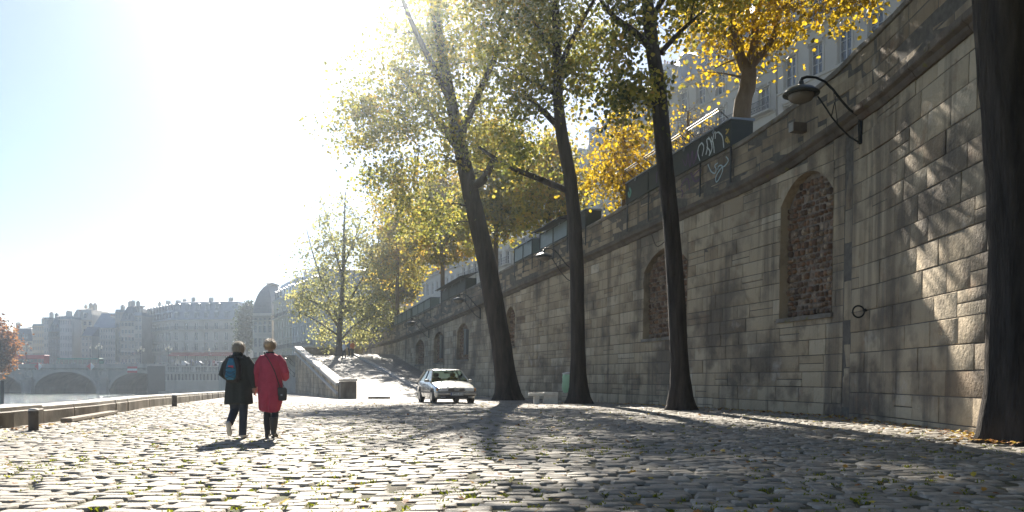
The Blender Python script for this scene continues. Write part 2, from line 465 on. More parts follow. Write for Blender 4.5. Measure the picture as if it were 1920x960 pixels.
# ---------------------------------------------------------------- quay ground
KD = np.array([-6, 5, 16.6, 21.7, 30, 52.9, 100, 160.]); KX = np.array([-8.9, -9.2, -10.26, -11.1, -13.2, -19.1, -32.0, -50.0])
def kx(d): return float(np.interp(d, KD, KX))
def build_quay():
    mb = MB(); mb2 = MB()
    ds = list(np.arange(-6, 38, 2.0)) + [38.0]
    for a, b in zip(ds[:-1], ds[1:]):
        for k in range(8):
            t0, t1 = k / 8, (k + 1) / 8
            f = lambda d, t: (kx(d) - .35 + t * (Wd(d) + .2 - kx(d) + .35), d, gz(d) - .024)
            mb.add([f(a, t0), f(a, t1), f(b, t1), f(b, t0)], [(0, 1, 2, 3)])
    soil = tag(mb.build('quay_bed', M_soil), kind='structure')
    ds = [38.0] + list(np.arange(40, 166, 3.0))
    for a, b in zip(ds[:-1], ds[1:]):
        f = lambda d, t: (kx(d) - .35 + t * (min(Wd(min(d, 134)) + .3, 6) - kx(d) + .35), d, gz(d))
        for k in range(6): mb2.add([f(a, k / 6), f(a, (k + 1) / 6), f(b, (k + 1) / 6), f(b, k / 6)], [(0, 1, 2, 3)])
    # sett pattern for the distance
    m = bpy.data.materials.new('distant_setts'); m.use_nodes = True; nt = m.node_tree; N = nt.nodes; L = nt.links
    b = N['Principled BSDF']; tc = N.new('ShaderNodeTexCoord')
    br = N.new('ShaderNodeTexBrick'); br.inputs['Color1'].default_value = (.24, .225, .2, 1); br.inputs['Color2'].default_value = (.33, .31, .28, 1); br.inputs['Mortar'].default_value = (.12, .1, .08, 1)
    br.inputs['Scale'].default_value = 1; br.inputs['Brick Width'].default_value = .3; br.inputs['Row Height'].default_value = .2; br.inputs['Mortar Size'].default_value = .02
    L.new(tc.outputs['Object'], br.inputs['Vector']); L.new(br.outputs['Color'], b.inputs['Base Color']); b.inputs['Roughness'].default_value = .75
    bp = N.new('ShaderNodeBump'); bp.inputs['Distance'].default_value = .03; bp.invert = True; L.new(br.outputs['Fac'], bp.inputs['Height']); L.new(bp.outputs[0], b.inputs['Normal'])
    MATS['distant_setts'] = m
    tag(mb2.build('quay_ground', m), kind='structure')
    # quay face down to the water
    fc = MB(); ds = list(np.arange(-6, 166, 2.0))
    for a, b_ in zip(ds[:-1], ds[1:]):
        fc.add([(kx(a) - .35, a, -4.5), (kx(b_) - .35, b_, -4.5), (kx(b_) - .35, b_, gz(b_)), (kx(a) - .35, a, gz(a))], [(0, 1, 2, 3)])
    tag(fc.build('quay_face', M_kerb), kind='structure')
    # individual setts
    rg = np.random.default_rng(5); rows = []
    d = 3.6; prof = np.array([0, .045, .13, .87, .955, 1.0]); hz_ = np.array([-.032, -.005, 0, 0, -.005, -.032])
    cells = []
    while d < 38.2:
        h = rg.uniform(.15, .21)
        x0, x1 = max(kx(d) + .12, -.66 * d - 1.2), min(Wd(d) + .05, .66 * d + 1.5)
        n = int((x1 - x0) / .23) + 3
        w = rg.uniform(.15, .34, n); xs = x0 - .2 + np.cumsum(w) - w[0]
        ok = (xs < x1)
        xs = xs[ok]; w = w[ok]
        cells.append(np.stack([xs, np.full(len(xs), d), w, np.full(len(xs), h)], 1)); d += h
    C = np.concatenate(cells); n = len(C)
    gap = .0045
    jit = rg.uniform(-.02, .02, (n, 4, 2))
    u = prof; U, V_ = np.meshgrid(u, u, indexing='ij')
    cu = 1 - .07 * (np.abs(2 * V_ - 1) ** 4); cv = 1 - .07 * (np.abs(2 * U - 1) ** 4)
    U2 = .5 + (U - .5) * cu; V2 = .5 + (V_ - .5) * cv
    X0 = C[:, 0] + gap; X1 = C[:, 0] + C[:, 2] - gap; Y0 = C[:, 1] + gap; Y1 = C[:, 1] + C[:, 3] - gap
    cxs = np.stack([X0, X1, X1, X0], 1) + jit[:, :, 0] * .8; cys = np.stack([Y0, Y0, Y1, Y1], 1) + jit[:, :, 1] * .7
    def bil(c): 
        return (c[:, 0, None, None] * (1 - U2) * (1 - V2) + c[:, 1, None, None] * U2 * (1 - V2) + c[:, 2, None, None] * U2 * V2 + c[:, 3, None, None] * (1 - U2) * V2)
    PXx, PYy = bil(cxs), bil(cys)
    wob = .05 * np.sin(PXx * .9 + 1.3) + .03 * np.sin(PXx * 2.3 + PYy * .4)
    PYy = PYy + wob
    Hc = np.minimum(hz_[:, None], hz_[None, :]) + 0 * U
    tx = rg.normal(0, .02, n); ty = rg.normal(0, .012, n); bz = rg.normal(0, .0045, n)
    crown = .003 * (1 - (2 * U - 1) ** 2) * (1 - (2 * V_ - 1) ** 2)
    Z = gzv(PYy) + Hc[None] + crown[None] + bz[:, None, None] + tx[:, None, None] * (U - .5)[None] * C[:, 2, None, None] + ty[:, None, None] * (V_ - .5)[None] * C[:, 3, None, None]
    # gentle waviness of the worn surface
    Z = Z + .007 * np.sin(PXx * 1.1 + .5 * np.sin(PYy * .6)) * np.cos(PYy * .8) + rg.normal(0, .0016, Z.shape)
    V = np.stack([PXx, PYy, Z], -1).reshape(-1, 3)
    q = []
    for i in range(5):
        for j in range(5): q.append((i * 6 + j, (i + 1) * 6 + j, (i + 1) * 6 + j + 1, i * 6 + j + 1))
    Fq = (np.array(q)[None] + (np.arange(n) * 36)[:, None, None]).reshape(-1, 4)
    t = np.repeat(np.clip(rg.normal(.5, .24, n), 0, 1), 25)
    tag(fast_mesh('cobbles', V, Fq, M_cobble, t, smooth=True), kind='structure')
    return C, rg
CELLS, RG = build_quay()

def grass_and_leaves():
    rg = np.random.default_rng(21); C = CELLS
    # tufts in the joints; more of them in the near left
    Vs, Fs, T = [], [], []; o = 0
    M_gr = leafmat('joint_grass', ((.12, .15, .015), (.22, .25, .02), (.36, .36, .03)), .5)
    dens = np.exp(-((C[:, 1] - 7) / 7) ** 2) * np.where(C[:, 0] < 1.5, 1.0, .45) * .5 + .07
    patch = np.array([mnoise.noise(Vector((c[0] * .5, c[1] * .4, 3))) for c in C]); dens = dens * np.clip(1 + 2.6 * patch, .05, 3)
    sel = C[(rg.random(len(C)) < dens) & (C[:, 1] < 26)]
    for c in sel:
        x, y = (c[0], c[1] + rg.uniform(0, c[3])) if rg.random() < .5 else (c[0] + rg.uniform(0, c[2]), c[1])
        y += .05 * math.sin(x * .9 + 1.3)
        for k in range(rg.integers(5, 16)):
            a = rg.uniform(0, 6.28); l = rg.uniform(.012, .04); px, py = x + rg.normal(0, .03), y + rg.normal(0, .014)
            w = rg.uniform(.004, .010); dx, dy = math.cos(a) * l * .9, math.sin(a) * l * .9
            nx, ny = -math.sin(a) * w, math.cos(a) * w; z = -.018
            Vs += [(px - nx, py - ny, z), (px + nx, py + ny, z), (px + dx * .6 + nx, py + dy * .6 + ny, z + l * .9), (px + dx, py + dy, z + l * .9)]
            Fs.append((o, o + 1, o + 2, o + 3)); T.append(rg.random()); o += 4
    tag(fast_mesh('grass_tufts', np.array(Vs), np.array(Fs), M_gr, np.array(T)), 'short green grass and moss in the joints between the setts', 'grass', kind='stuff')
    M_lt = leafmat('fallen_leaf', ((.14, .05, .015), (.35, .14, .02), (.5, .3, .03), (.55, .42, .05)), .2)
    Vs, Fs, T = [], [], []; o = 0
    def leaf(x, y, z, s):
        nonlocal o
        a = rg.uniform(0, 6.28); ca, sa = math.cos(a), math.sin(a); out = []
        pts = [(-1, 0), (-.3, -.55), (.2, -.35), (.5, -.7), (.6, -.15), (1.1, 0), (.6, .2), (.45, .7), (.1, .4), (-.35, .5)]
        tl = rg.normal(0, .25, 2)
        for (u, v) in pts: 
            u *= s; v *= s; Vs.append((x + u * ca - v * sa, y + u * sa + v * ca, z + u * tl[0] + v * tl[1] + .25 * abs(v) + s * .15))
        Fs.append(tuple(range(o, o + 10))); T.append(rg.random()); o += 10
    for k in range(1000):
        d = rg.uniform(5, 36); x = rg.uniform(max(kx(d) + .3, -.65 * d), min(Wd(d) - .1, .65 * d)); leaf(x, d, gz(d) + .01, rg.uniform(.03, .055))
    for k in range(700):
        d = rg.uniform(8, 34); x = Wd(d) - abs(rg.normal(.1, .45)) - .08; leaf(x, d, gz(d) + .012, rg.uniform(.03, .06))
    for k in range(90):
        d = rg.uniform(13.5, 17.5); x = kx(d) + .3 + abs(rg.normal(0, .2)); leaf(x, d, gz(d) + .01, rg.uniform(.03, .06))
    for k in range(260):
        a = rg.uniform(0, 6.28); r = .65 + abs(rg.normal(0, .4)); leaf(8.05 + r * math.cos(a), 12.4 + r * math.sin(a), .05, rg.uniform(.03, .06))
    tag(fast_mesh('fallen_leaves', np.array(Vs), np.array(Fs), M_lt, np.array(T)), 'brown and orange fallen leaves scattered over the setts', 'leaves', kind='stuff')
grass_and_leaves()

# ---------------------------------------------------------------- quay kerb stones
def kerb_stones():
    root = empty('quay_kerb_wall', (kx(16), 16, 0), label='low wall of large stained kerb stones along the water edge', cat='kerb wall', kind='thing')
    mb = MB(); tp = MB(); q = random.Random(2); d = 4.0
    while d < 150:
        L_ = q.uniform(1.1, 1.9) * (1 if d < 60 else 2); e = d + L_
        if 14.6 < d < 17: top = .44
        else: top = .40
        near = d < 15.9
        jo = q.uniform(-.025, .025)
        for (mbx, z0, z1, o0, o1) in ((mb, -.12, top - .10, 0, .62), (tp, top - .099, top, -.03, .65)):
            rings = []
            for dd in (d + .025, e - .025):
                x = kx(dd); g = gz(dd); w0 = o0 + (.10 if near else 0) + jo
                rings.append([(x + w0 * 1, dd, g + z0), (x + w0, dd, g + z1 - .02), (x + w0 - .02, dd, g + z1), (x - o1, dd, g + z1), (x - o1, dd, g + z0)])
            mbx.loft([[Vector(p) - root.location for p in r] for r in rings], tint=q.random())
        d = e
    mb.build('stone_course', M_kerb, root); tp.build('coping_course', M_kerbtop, root)
    return root
kerb_stones()
def bollard(px, ybot, ytop, lab):
    d = F / (ybot - HZ) if ybot > 770 else .74 / ((ybot - HZ) / F - .01)
    x = PX(px, d); h = (ybot - ytop) * d / F; r = h * .22
    root = empty('mooring_bollard', (x, d, gz(d) - .01), label=lab, cat='bollard', group='bollards by the water edge')
    mb = MB(); mb.lathe((0, 0, 0), [(r * 1.08, 0), (r * 1.02, h * .06), (r, h * .1), (r * .98, h * .82), (r * 1.03, h * .86), (r * 1.03, h * .93), (r * .95, h * .965)], 20)
    mb.build('post', pmat('old_stone_post', (.10, .085, .07), .8, col2=(.05, .042, .035), nscale=5, bump=.01), root, angle=40)
    mb = MB(); mb.lathe((0, 0, h * .9651), [(r * 1.05, 0), (r * 1.0, h * .06), (r * .75, h * .11), (r * .3, h * .13)], 20); mb.build('lit_top', M_kerbtop, root)  # top painted paler than the post to stand for sunlight on it
bollard(63, 808, 768, 'squat dark bollard with painted sunlit top near the first kerb stone')
bollard(327, 763, 742, 'small dark bollard farther along the kerb by the man in the dark coat')
def plank():
    mb = MB(); q = random.Random(4)
    a = Vector((PX(124, 18.2), 18.2, .06)); b = Vector((PX(212, 22.5), 22.5, .05)); c = (a + b) / 2; L_ = (b - a).length
    mb.box(c, (L_, .24, .09), math.atan2(b.y - a.y, b.x - a.x), bev=.012)
    tag(mb.build('timber_plank', pmat('grey_timber', (.3, .26, .21), .8, col2=(.18, .15, .12), nscale=8, stretch=(.3, 3, 3), bump=.006)), 'long weathered plank lying on the setts beside the kerb wall', 'plank')
plank()

# ---------------------------------------------------------------- ramp
def ramp():
    m = MATS['distant_setts']
    mb = MB(); ks = MB(); n = 24
    for i in range(n):
        def edge(t):
            L_ = RL0.lerp(RL1, t); R_ = RR0.lerp(RR1, t); return L_, R_
        (La, Ra), (Lb, Rb) = edge(i / n), edge((i + 1) / n)
        za, zb = rampz(La.y) + .006, rampz(Lb.y) + .006
        for k in range(4):
            p = lambda A, B, t, z: (A.x + (B.x - A.x) * t, A.y + (B.y - A.y) * t, z)
            mb.add([p(La, Ra, k / 4, za), p(La, Ra, (k + 1) / 4, za), p(Lb, Rb, (k + 1) / 4, zb), p(Lb, Rb, k / 4, zb)], [(0, 1, 2, 3)])
    # plateau at the top
    z = rampz(85) + .006
    mb.add([(RL1.x - 3, 85, z), (RR1.x, RR1.y, z), (-2, 120, z), (-44, 120, z)], [(0, 1, 2, 3)])
    tag(mb.build('ramp', m), kind='structure')
    # pavement between kerb and wall
    pv = MB(); n = 30
    def pz(t, lat):
        d = 48.3 + (85 - 48.3) * t; d0 = 48.3 + 13 * lat
        zt = gz(48.3) + 3.67; base = gz(d)
        return max(base, (gz(48.3) + 3.67) * 1 - (85 - d) / (85 - d0) * (3.67)) + .10 * min(1, t * 8) if d > d0 else base + .006
    for i in range(n):
        for k in range(6):
            def pt(ti, la):
                A = RR0.lerp(RR1, ti) + Vector((.33, .1, 0)); d = A.y; wx = Wd(d) + .05
                return (A.x + (wx - A.x) * la, d, pz(ti, la) + .004)
            pv.add([pt(i / n, k / 6), pt(i / n, (k + 1) / 6), pt((i + 1) / n, (k + 1) / 6), pt((i + 1) / n, k / 6)], [(0, 1, 2, 3)])
    tag(pv.build('pavement', m), kind='structure')
    # kerb
    n = 26
    for i in range(n):
        a = RR0.lerp(RR1, i / n + .0015); b = RR0.lerp(RR1, (i + 1) / n - .0015); rings = []
        for q_ in (a, b):
            zz = rampz(RL0.y + (RL1.y - RL0.y) * ((q_.y - RR0.y) / (RR1.y - RR0.y)))
            rings.append([(q_.x, q_.y, zz - .3), (q_.x, q_.y, zz + .16), (q_.x + .34, q_.y + .1, zz + .17), (q_.x + .34, q_.y + .1, zz - .3)])
        ks.loft(rings)
    tag(ks.build('ramp_kerb', M_kerbtop), kind='structure')
    # parapet on the river side
    root = empty('ramp_parapet', RL0, label='sloping stone parapet wall climbing beside the cobbled ramp', cat='wall', kind='thing')
    inv = -root.location
    dirv = (RL1 - RL0).normalized(); nrm = Vector((-dirv.y, dirv.x, 0)); TL = (RL1 - RL0).length
    w = MB(); cp = MB(); q = random.Random(6); s = 0
    def T(s, o, z): p = RL0 + dirv * s + nrm * o; return Vector((p.x, p.y, z)) + inv
    zt = lambda s: rampz((RL0 + dirv * s).y) + .85
    zb = -.6
    # ashlar courses on the outer face (o = .5) 
    z = zb
    while z < zt(TL):
        h = q.uniform(.36, .46); s = 0 - q.uniform(0, .4)
        while s < TL:
            e = min(s + q.uniform(.7, 1.2), TL); a = max(0, s)
            # trim under the slope
            if z < zt(e) - .08:
                za, zb2 = min(z + h, zt(a)), min(z + h, zt(e)); g = .01; of = .5 + q.uniform(-.01, .01)
                if za > z + .03 or zb2 > z + .03:
                    za, zb2 = max(za, z + .02), max(zb2, z + .02)
                    w.add([T(a + g, of, z + g), T(e - g, of, z + g), T(e - g, of, zb2 - g), T(a + g, of, za - g),
                           T(a + g, .4, z + g), T(e - g, .4, z + g), T(e - g, .4, zb2 - g), T(a + g, .4, za - g)],
                          [(0, 1, 2, 3), (0, 4, 5, 1), (1, 5, 6, 2), (2, 6, 7, 3), (3, 7, 4, 0)], min(1, max(0, q.gauss(.55, .15))))
            s = e
        z += h
    w.build('masonry', M_stone, root, angle=30)
    core = MB(); core.loft([[T(s_, .48, zb), T(s_, .48, zt(s_)), T(s_, .03, zt(s_)), T(s_, .03, zb)] for s_ in (0, TL / 2, TL)]); core.build('core', M_mortar, root)
    s = 0
    while s < TL:
        e = min(s + q.uniform(1.2, 1.8), TL)
        cp.loft([[T(v, .62, zt(v) - .10), T(v, .62, zt(v) + .06), T(v, .56, zt(v) + .12), T(v, -.06, zt(v) + .12), T(v, -.1, zt(v) + .06), T(v, -.1, zt(v) - .1)] for v in (s + .008, e - .008)]); s = e
    # secondary string course
    cp.loft([[T(v, .60, zt(v) - .62), T(v, .60, zt(v) - .52), T(v, .49, zt(v) - .46), T(v, .49, zt(v) - .66)] for v in (0, TL)])
    cp.build('coping', M_kerbtop, root)
    pr = MB(); g0 = gz(48)
    pr.box((.05 + .1, -.35, g0 + .48), (.95, .9, 1.14), math.atan2(dirv.y, dirv.x) - math.pi / 2, bev=.03)
    pr.build('end_pier', M_kerb, root, angle=40)
    pc = MB(); pc.box((.15, -.35, g0 + 1.12), (1.03, .98, .12), math.atan2(dirv.y, dirv.x) - math.pi / 2, bev=.02); pc.build('pier_cap', M_kerbtop, root)
    st = MB(); st.box((-7.9 - RL0.x, 47.6 - RL0.y, g0 + .06), (1.2, .7, .16), 0, bev=.02)
    tag(st.build('step_block', M_kerb), 'low flat stone block at the foot of the ramp parapet', 'stone block'); st_o = bpy.data.objects['step_block']; st_o.location = RL0
    # river-side return from the top of the parapet and the wall closing the landing
    bw = MB(); bwc = MB(); q = random.Random(9); zz = rampz(85)
    xs = -24.0
    while xs < -16.6:
        e = min(xs + q.uniform(.9, 1.4), -16.6)
        for r in range(3):
            bw.box(((xs + e) / 2, 89.0, zz - .1 + .36 * r + .18), (e - xs - .02, .5, .345), tint=q.gauss(.5, .12))
        bwc.box(((xs + e) / 2, 89.0, zz + 1.04), (e - xs - .01, .64, .12), bev=.01)
        xs = e
    r2 = empty('landing_wall', (0, 0, 0), label='short stone wall closing the landing behind the tree at the top of the ramp', cat='wall', kind='thing')
    bw.build('masonry', M_stone, r2); bwc.build('coping', M_kerbtop, r2)
    ob = MB(); ob.add([(RL1.x - .55, 85.2, -1), (RL1.x - .55, 85.2, zz), (-25.5, 89.2, zz), (-25.5, 89.2, -1)], [(0, 1, 2, 3)]); ob.add([(-25.5, 89.2, -1), (-25.5, 89.2, zz), (-44, 120, zz), (-44, 120, -1)], [(0, 1, 2, 3)])
    tag(ob.build('landing_retaining_wall', M_bridge), 'plain retaining wall under the far landing of the ramp', 'wall', kind='thing')
ramp()

# upper street behind the wall, following the parapet
def street():
    mb = MB()
    ds = list(np.arange(-8, 134, 3.0))
    for a, b in zip(ds[:-1], ds[1:]):
        mb.add([(Wd(a) + .62, a, ptf(a) - 1.0), (Wd(a) + 14, a + 3, ptf(a) - .98), (Wd(b) + 14, b + 3, ptf(b) - .98), (Wd(b) + .62, b, ptf(b) - 1.0)], [(0, 1, 2, 3)])
        mb.add([(Wd(a) + 14, a + 3, ptf(a) - .98), (60 - .42 * a, a + 3, ptf(a) - .9), (60 - .42 * b, b + 3, ptf(b) - .9), (Wd(b) + 14, b + 3, ptf(b) - .98)], [(0, 1, 2, 3)])
    mb.add([(Wd(133) + .6, 133, 5.1), (60 - .42 * 133, 136, 5.2), (60 - .42 * 240, 240, 5.2), (-80, 240, 5.1)], [(0, 1, 2, 3)])
    tag(mb.build('street', M_street), kind='structure')
street()

# ---------------------------------------------------------------- water and base ground
WZ = -3.0
def water():
    m = bpy.data.materials.new('river_water'); m.use_nodes = True; nt = m.node_tree; N = nt.nodes; L = nt.links; b = N['Principled BSDF']
    b.inputs['Base Color'].default_value = (.035, .06, .065, 1); b.inputs['Roughness'].default_value = .12; b.inputs['IOR'].default_value = 1.33
    tc = N.new('ShaderNodeTexCoord'); mp = N.new('ShaderNodeMapping'); mp.inputs['Scale'].default_value = (.7, 1.5, 1); L.new(tc.outputs['Object'], mp.inputs['Vector'])
    n = N.new('ShaderNodeTexNoise'); n.inputs['Scale'].default_value = 1.4; n.inputs['Detail'].default_value = 6; n.inputs['Roughness'].default_value = .65; L.new(mp.outputs[0], n.inputs['Vector'])
    bp = N.new('ShaderNodeBump'); bp.inputs['Distance'].default_value = .35; L.new(n.outputs['Fac'], bp.inputs['Height']); L.new(bp.outputs[0], b.inputs['Normal'])
    mb = MB(); mb.add([(-700, -60, WZ), (20, -60, WZ), (20, 420, WZ), (-700, 420, WZ)], [(0, 1, 2, 3)])
    tag(mb.build('river', m), kind='structure')
    gm = pmat('river_bed', (.12, .11, .09), .95, col2=(.07, .07, .06), nscale=.2)
    mb = MB(); mb.add([(-3000, -600, WZ - 1.6), (3000, -600, WZ - 1.6), (3000, 3000, WZ - 1.6), (-3000, 3000, WZ - 1.6)], [(0, 1, 2, 3)])
    tag(mb.build('ground', gm), kind='structure')
water()

# ---------------------------------------------------------------- building kit
_wincache = {}
def window_meshes(w, h, kind):
    k = (round(w, 2), round(h, 2), kind)
    if k in _wincache: return _wincache[k]
    fr = MB(); t = .07; y = 0
    for (cx_, cz_, sx, sz) in ((-w / 2 + t / 2, h / 2, t, h), (w / 2 - t / 2, h / 2, t, h), (0, h - t / 2, w - 2 * t - .004, t), (0, t / 2, w - 2 * t - .004, t), (0, h / 2, .09, h - 2 * t - .004)):
        fr.box((cx_, .04, cz_), (sx, .07, sz))
    for f_ in ((.36, .68) if kind != 'small' else (.5,)):
        for sgn in (-1, 1): fr.box((sgn * (w / 4 - .01), .045, h * f_), (w / 2 - t - .06, .04, .04))
    pn = MB(); pn.add([(-w / 2 + .02, .065, .02), (w / 2 - .02, .065, .02), (w / 2 - .02, .065, h - .02), (-w / 2 + .02, .065, h - .02)], [(0, 1, 2, 3)])
    r = (fr.mesh('window', M_winframe), pn.mesh('pane', M_glass)); _wincache[k] = r; return r
def inset_poly(P_, d):
    n = len(P_); out = []
    for i in range(n):
        a, b, c = Vector(P_[i - 1]), Vector(P_[i]), Vector(P_[(i + 1) % n])
        u, v = (b - a).normalized(), (c - b).normalized(); n1, n2 = Vector((-u.y, u.x)), Vector((-v.y, v.x))
        k = 1 + n1.dot(n2); k = max(k, .3)
        out.append(b + (n1 + n2) * (d / k))
    return out
def building(name, label, foot, cols, zb, floors, eave, mat, roof=('mansard', 4.0, 1.6, 1.2), ww=1.1, balc=(), dorm=None, seed=0, roofmat=None, chim=3, near=False, cat='building',
             awning=None, ornate=False, win_children=True, dh=1.7, blank=()):
    """foot: convex CCW polygon (first len(cols) edges are window facades); floors: (sill, head) above zb."""
    q = random.Random(seed); roofmat = roofmat or M_zinc
    root = empty(name, (foot[0][0], foot[0][1], zb), label=label, cat=cat, kind='thing'); o0 = Vector((foot[0][0], foot[0][1]))
    FP = [Vector(p[:2]) - o0 for p in foot]; n = len(FP)
    wl = MB(); trim = MB()
    npart = 0
    for e in range(n):
        a, b = FP[e], FP[(e + 1) % n]; L_ = (b - a).length; u = (b - a) / L_; nr = Vector((u.y, -u.x)); ang = math.atan2(u.y, u.x)
        def T(s, o, z): p = a + u * s + nr * o; return (p.x, p.y, z)
        if e >= len(cols) or cols[e] == 0:
            wl.add([T(0, 0, -1), T(L_, 0, -1), T(L_, 0, eave), T(0, 0, eave)], [(0, 1, 2, 3)]); continue
        nc = cols[e]; pitch = L_ / nc; w_ = min(ww, pitch * .6)
        rects = []
        for (zs, zh) in floors:
            for c in range(nc):
                rects.append(((c + .5) * pitch - w_ / 2, (c + .5) * pitch + w_ / 2, zs, zh))
        xs = sorted({0.0, L_} | {r[0] for r in rects} | {r[1] for r in rects}); zs_ = sorted({-1.0, eave} | {r[2] for r in rects} | {r[3] for r in rects})
        rs = {(round(r[0], 4), round(r[2], 4)) for r in rects}
        dp = .28
        for i in range(len(xs) - 1):
            for j in range(len(zs_) - 1):
                x0, x1, z0, z1 = xs[i], xs[i + 1], zs_[j], zs_[j + 1]
                if (round(x0, 4), round(z0, 4)) in rs:
                    wl.add([T(x0, 0, z0), T(x1, 0, z0), T(x1, 0, z1), T(x0, 0, z1), T(x0, -dp, z0), T(x1, -dp, z0), T(x1, -dp, z1), T(x0, -dp, z1)],
                           [(0, 4, 5, 1), (1, 5, 6, 2), (2, 6, 7, 3), (3, 7, 4, 0), (4, 7, 6, 5)])
                else: wl.add([T(x0, 0, z0), T(x1, 0, z0), T(x1, 0, z1), T(x0, 0, z1)], [(0, 1, 2, 3)])
        # storey bands, sills and eaves cornice
        for fi, (zs, zh) in enumerate(floors):
            zc = zs - .32
            if zc > .3: trim.loft([[T(s, .002, zc), T(s, .10, zc + .05), T(s, .10, zc + .16), T(s, .002, zc + .2)] for s in (0, L_)])
            if near or ornate:
                for c in range(nc):
                    xc = (c + .5) * pitch
                    trim.loft([[T(s, .003, zh + .08), T(s, .12, zh + .14), T(s, .16, zh + .26), T(s, .003, zh + .28)] for s in (xc - w_ * .75, xc + w_ * .75)])
                    if near:
                        for sg in (-1, 1):
                            x_ = xc + sg * (w_ / 2 + .12); trim.loft([[T(x_ - .09, .003, z_), T(x_ - .09, .06, z_), T(x_ + .09, .06, z_), T(x_ + .09, .003, z_)] for z_ in (zs, zh + .08)])
                            trim.box(T(xc + sg * w_ * .55, .11, zh + .02), (.12, .16, .24), ang)
        trim.loft([[T(s, .002, eave - .45), T(s, .12, eave - .38), T(s, .2, eave - .2), T(s, .42, eave - .1), T(s, .45, eave + .04), T(s, -.1, eave + .06)] for s in (-.0, L_)])
        if near:
            k = 0.3
            while k < L_: trim.box(T(k, .22, eave - .22), (.14, .3, .16), ang); k += .55
        rot = Matrix.Rotation(ang, 4, 'Z')
        for (zi, (zs, zh)) in enumerate(floors):
            fr, pn = window_meshes(w_, zh - zs, 'tall' if zh - zs > 1.4 else 'small')
            for c in range(nc):
                if npart >= 100: break
                x_, y_, z_ = T((c + .5) * pitch, -dp + .07, zs + .003)
                wo = inst(fr, root, 'window', mtx=Matrix.Translation((x_, y_, z_)) @ rot); npart += 1
                po = inst(pn, wo, 'pane')
            if zi in balc:
                sl = MB(); prj = .55 if zi in balc else .3
                segs = [(0.2, L_ - .2)] if (zi in balc and balc[zi] == 'full') else [((c + .5) * pitch - w_ * .8, (c + .5) * pitch + w_ * .8) for c in range(nc)] if balc[zi] == 'each' else [((c + .5) * pitch - w_ * .9, (c + .5) * pitch + w_ * .9) for c in range(0, nc, 3)]
                for (x0, x1) in segs:
                    sl.box(T((x0 + x1) / 2, prj / 2, zs - .07), (x1 - x0, prj, .14), ang)
                so = sl.build('balcony', mat, root)
                rl = MB(); st_ = .16 if near else .3
                for (x0, x1) in segs:
                    for zz in (zs + .08, zs + .5, zs + .92): rl.box(T((x0 + x1) / 2, prj - .05, zz), (x1 - x0, .03, .045), ang)
                    k = x0
                    while k < x1: rl.box(T(k, prj - .05, zs + .5), (.03 if near else .05, .025, .9), ang); k += st_
                    if near:
                        k = x0 + .08
                        while k < x1:
                            cx_ = T(k, prj - .05, zs + .3); rl.box(cx_, (.09, .02, .09), ang); k += .32
                rl.build('railing', M_rail, so)
    wl.build('wall', mat, root); trim.build('moulding', mat, root)
    if awning:
        a, b = FP[awning[0]], FP[awning[0] + 1]; L_ = (b - a).length; u = (b - a) / L_; nr = Vector((u.y, -u.x))
        aw = MB(); s0, s1 = awning[1] * L_, awning[2] * L_; k = s0
        while k < s1:
            e_ = min(k + 3.4, s1)
            def T(s, o, z): p = a + u * s + nr * o; return (p.x, p.y, z)
            aw.loft([[T(s, .02, 3.5), T(s, 2.0, 2.7), T(s, 2.0, 2.35), T(s, 1.96, 2.35), T(s, 1.96, 2.6), T(s, .02, 3.4)] for s in (k + .1, e_ - .1)]); k = e_
        aw.build('awning', pmat('red_canvas', (.42, .06, .05), .8), root)
    # roof
    rf = MB(); kind = roof[0]
    if kind == 'mansard':
        _, h1, s1, h2 = roof
        lv = [(0.0, eave + .05), (s1 * .35, eave + h1 * .5), (s1, eave + h1), (s1 + 3.2, eave + h1 + h2)]
        rings = [[(p.x, p.y, z) for p in inset_poly(FP, d_)] for d_, z in lv]; rf.loft(rings)
    elif kind == 'dome':
        _, h1, s1, h2 = roof
        lv = [(s1 * (1 - math.cos(t)) , eave + .05 + h1 * math.sin(t)) for t in [k * math.pi / 2 / 8 for k in range(8)]]
        rf.loft([[(p.x, p.y, z) for p in inset_poly(FP, d_)] for d_, z in lv])
    elif kind == 'gable':
        _, h1 = roof
        a, b, c, d_ = [FP[i] for i in range(4)]; ma, mb_ = (a + d_) / 2, (b + c) / 2
        Z = lambda p, z: (p.x, p.y, z)
        rf.add([Z(a, eave), Z(b, eave), Z(mb_, eave + h1), Z(ma, eave + h1), Z(c, eave), Z(d_, eave)], [(0, 1, 2, 3), (3, 2, 4, 5), (0, 3, 5), (1, 4, 2)])
    else:
        _, h1 = roof
        rf.loft([[(p.x, p.y, z) for p in inset_poly(FP, d_)] for d_, z in ((.05, eave + .05), (.05, eave + h1), (.35, eave + h1), (.36, eave + h1 - .3))])
    ro = rf.build('roof', roofmat, root)
    if near:
        sm = MB()
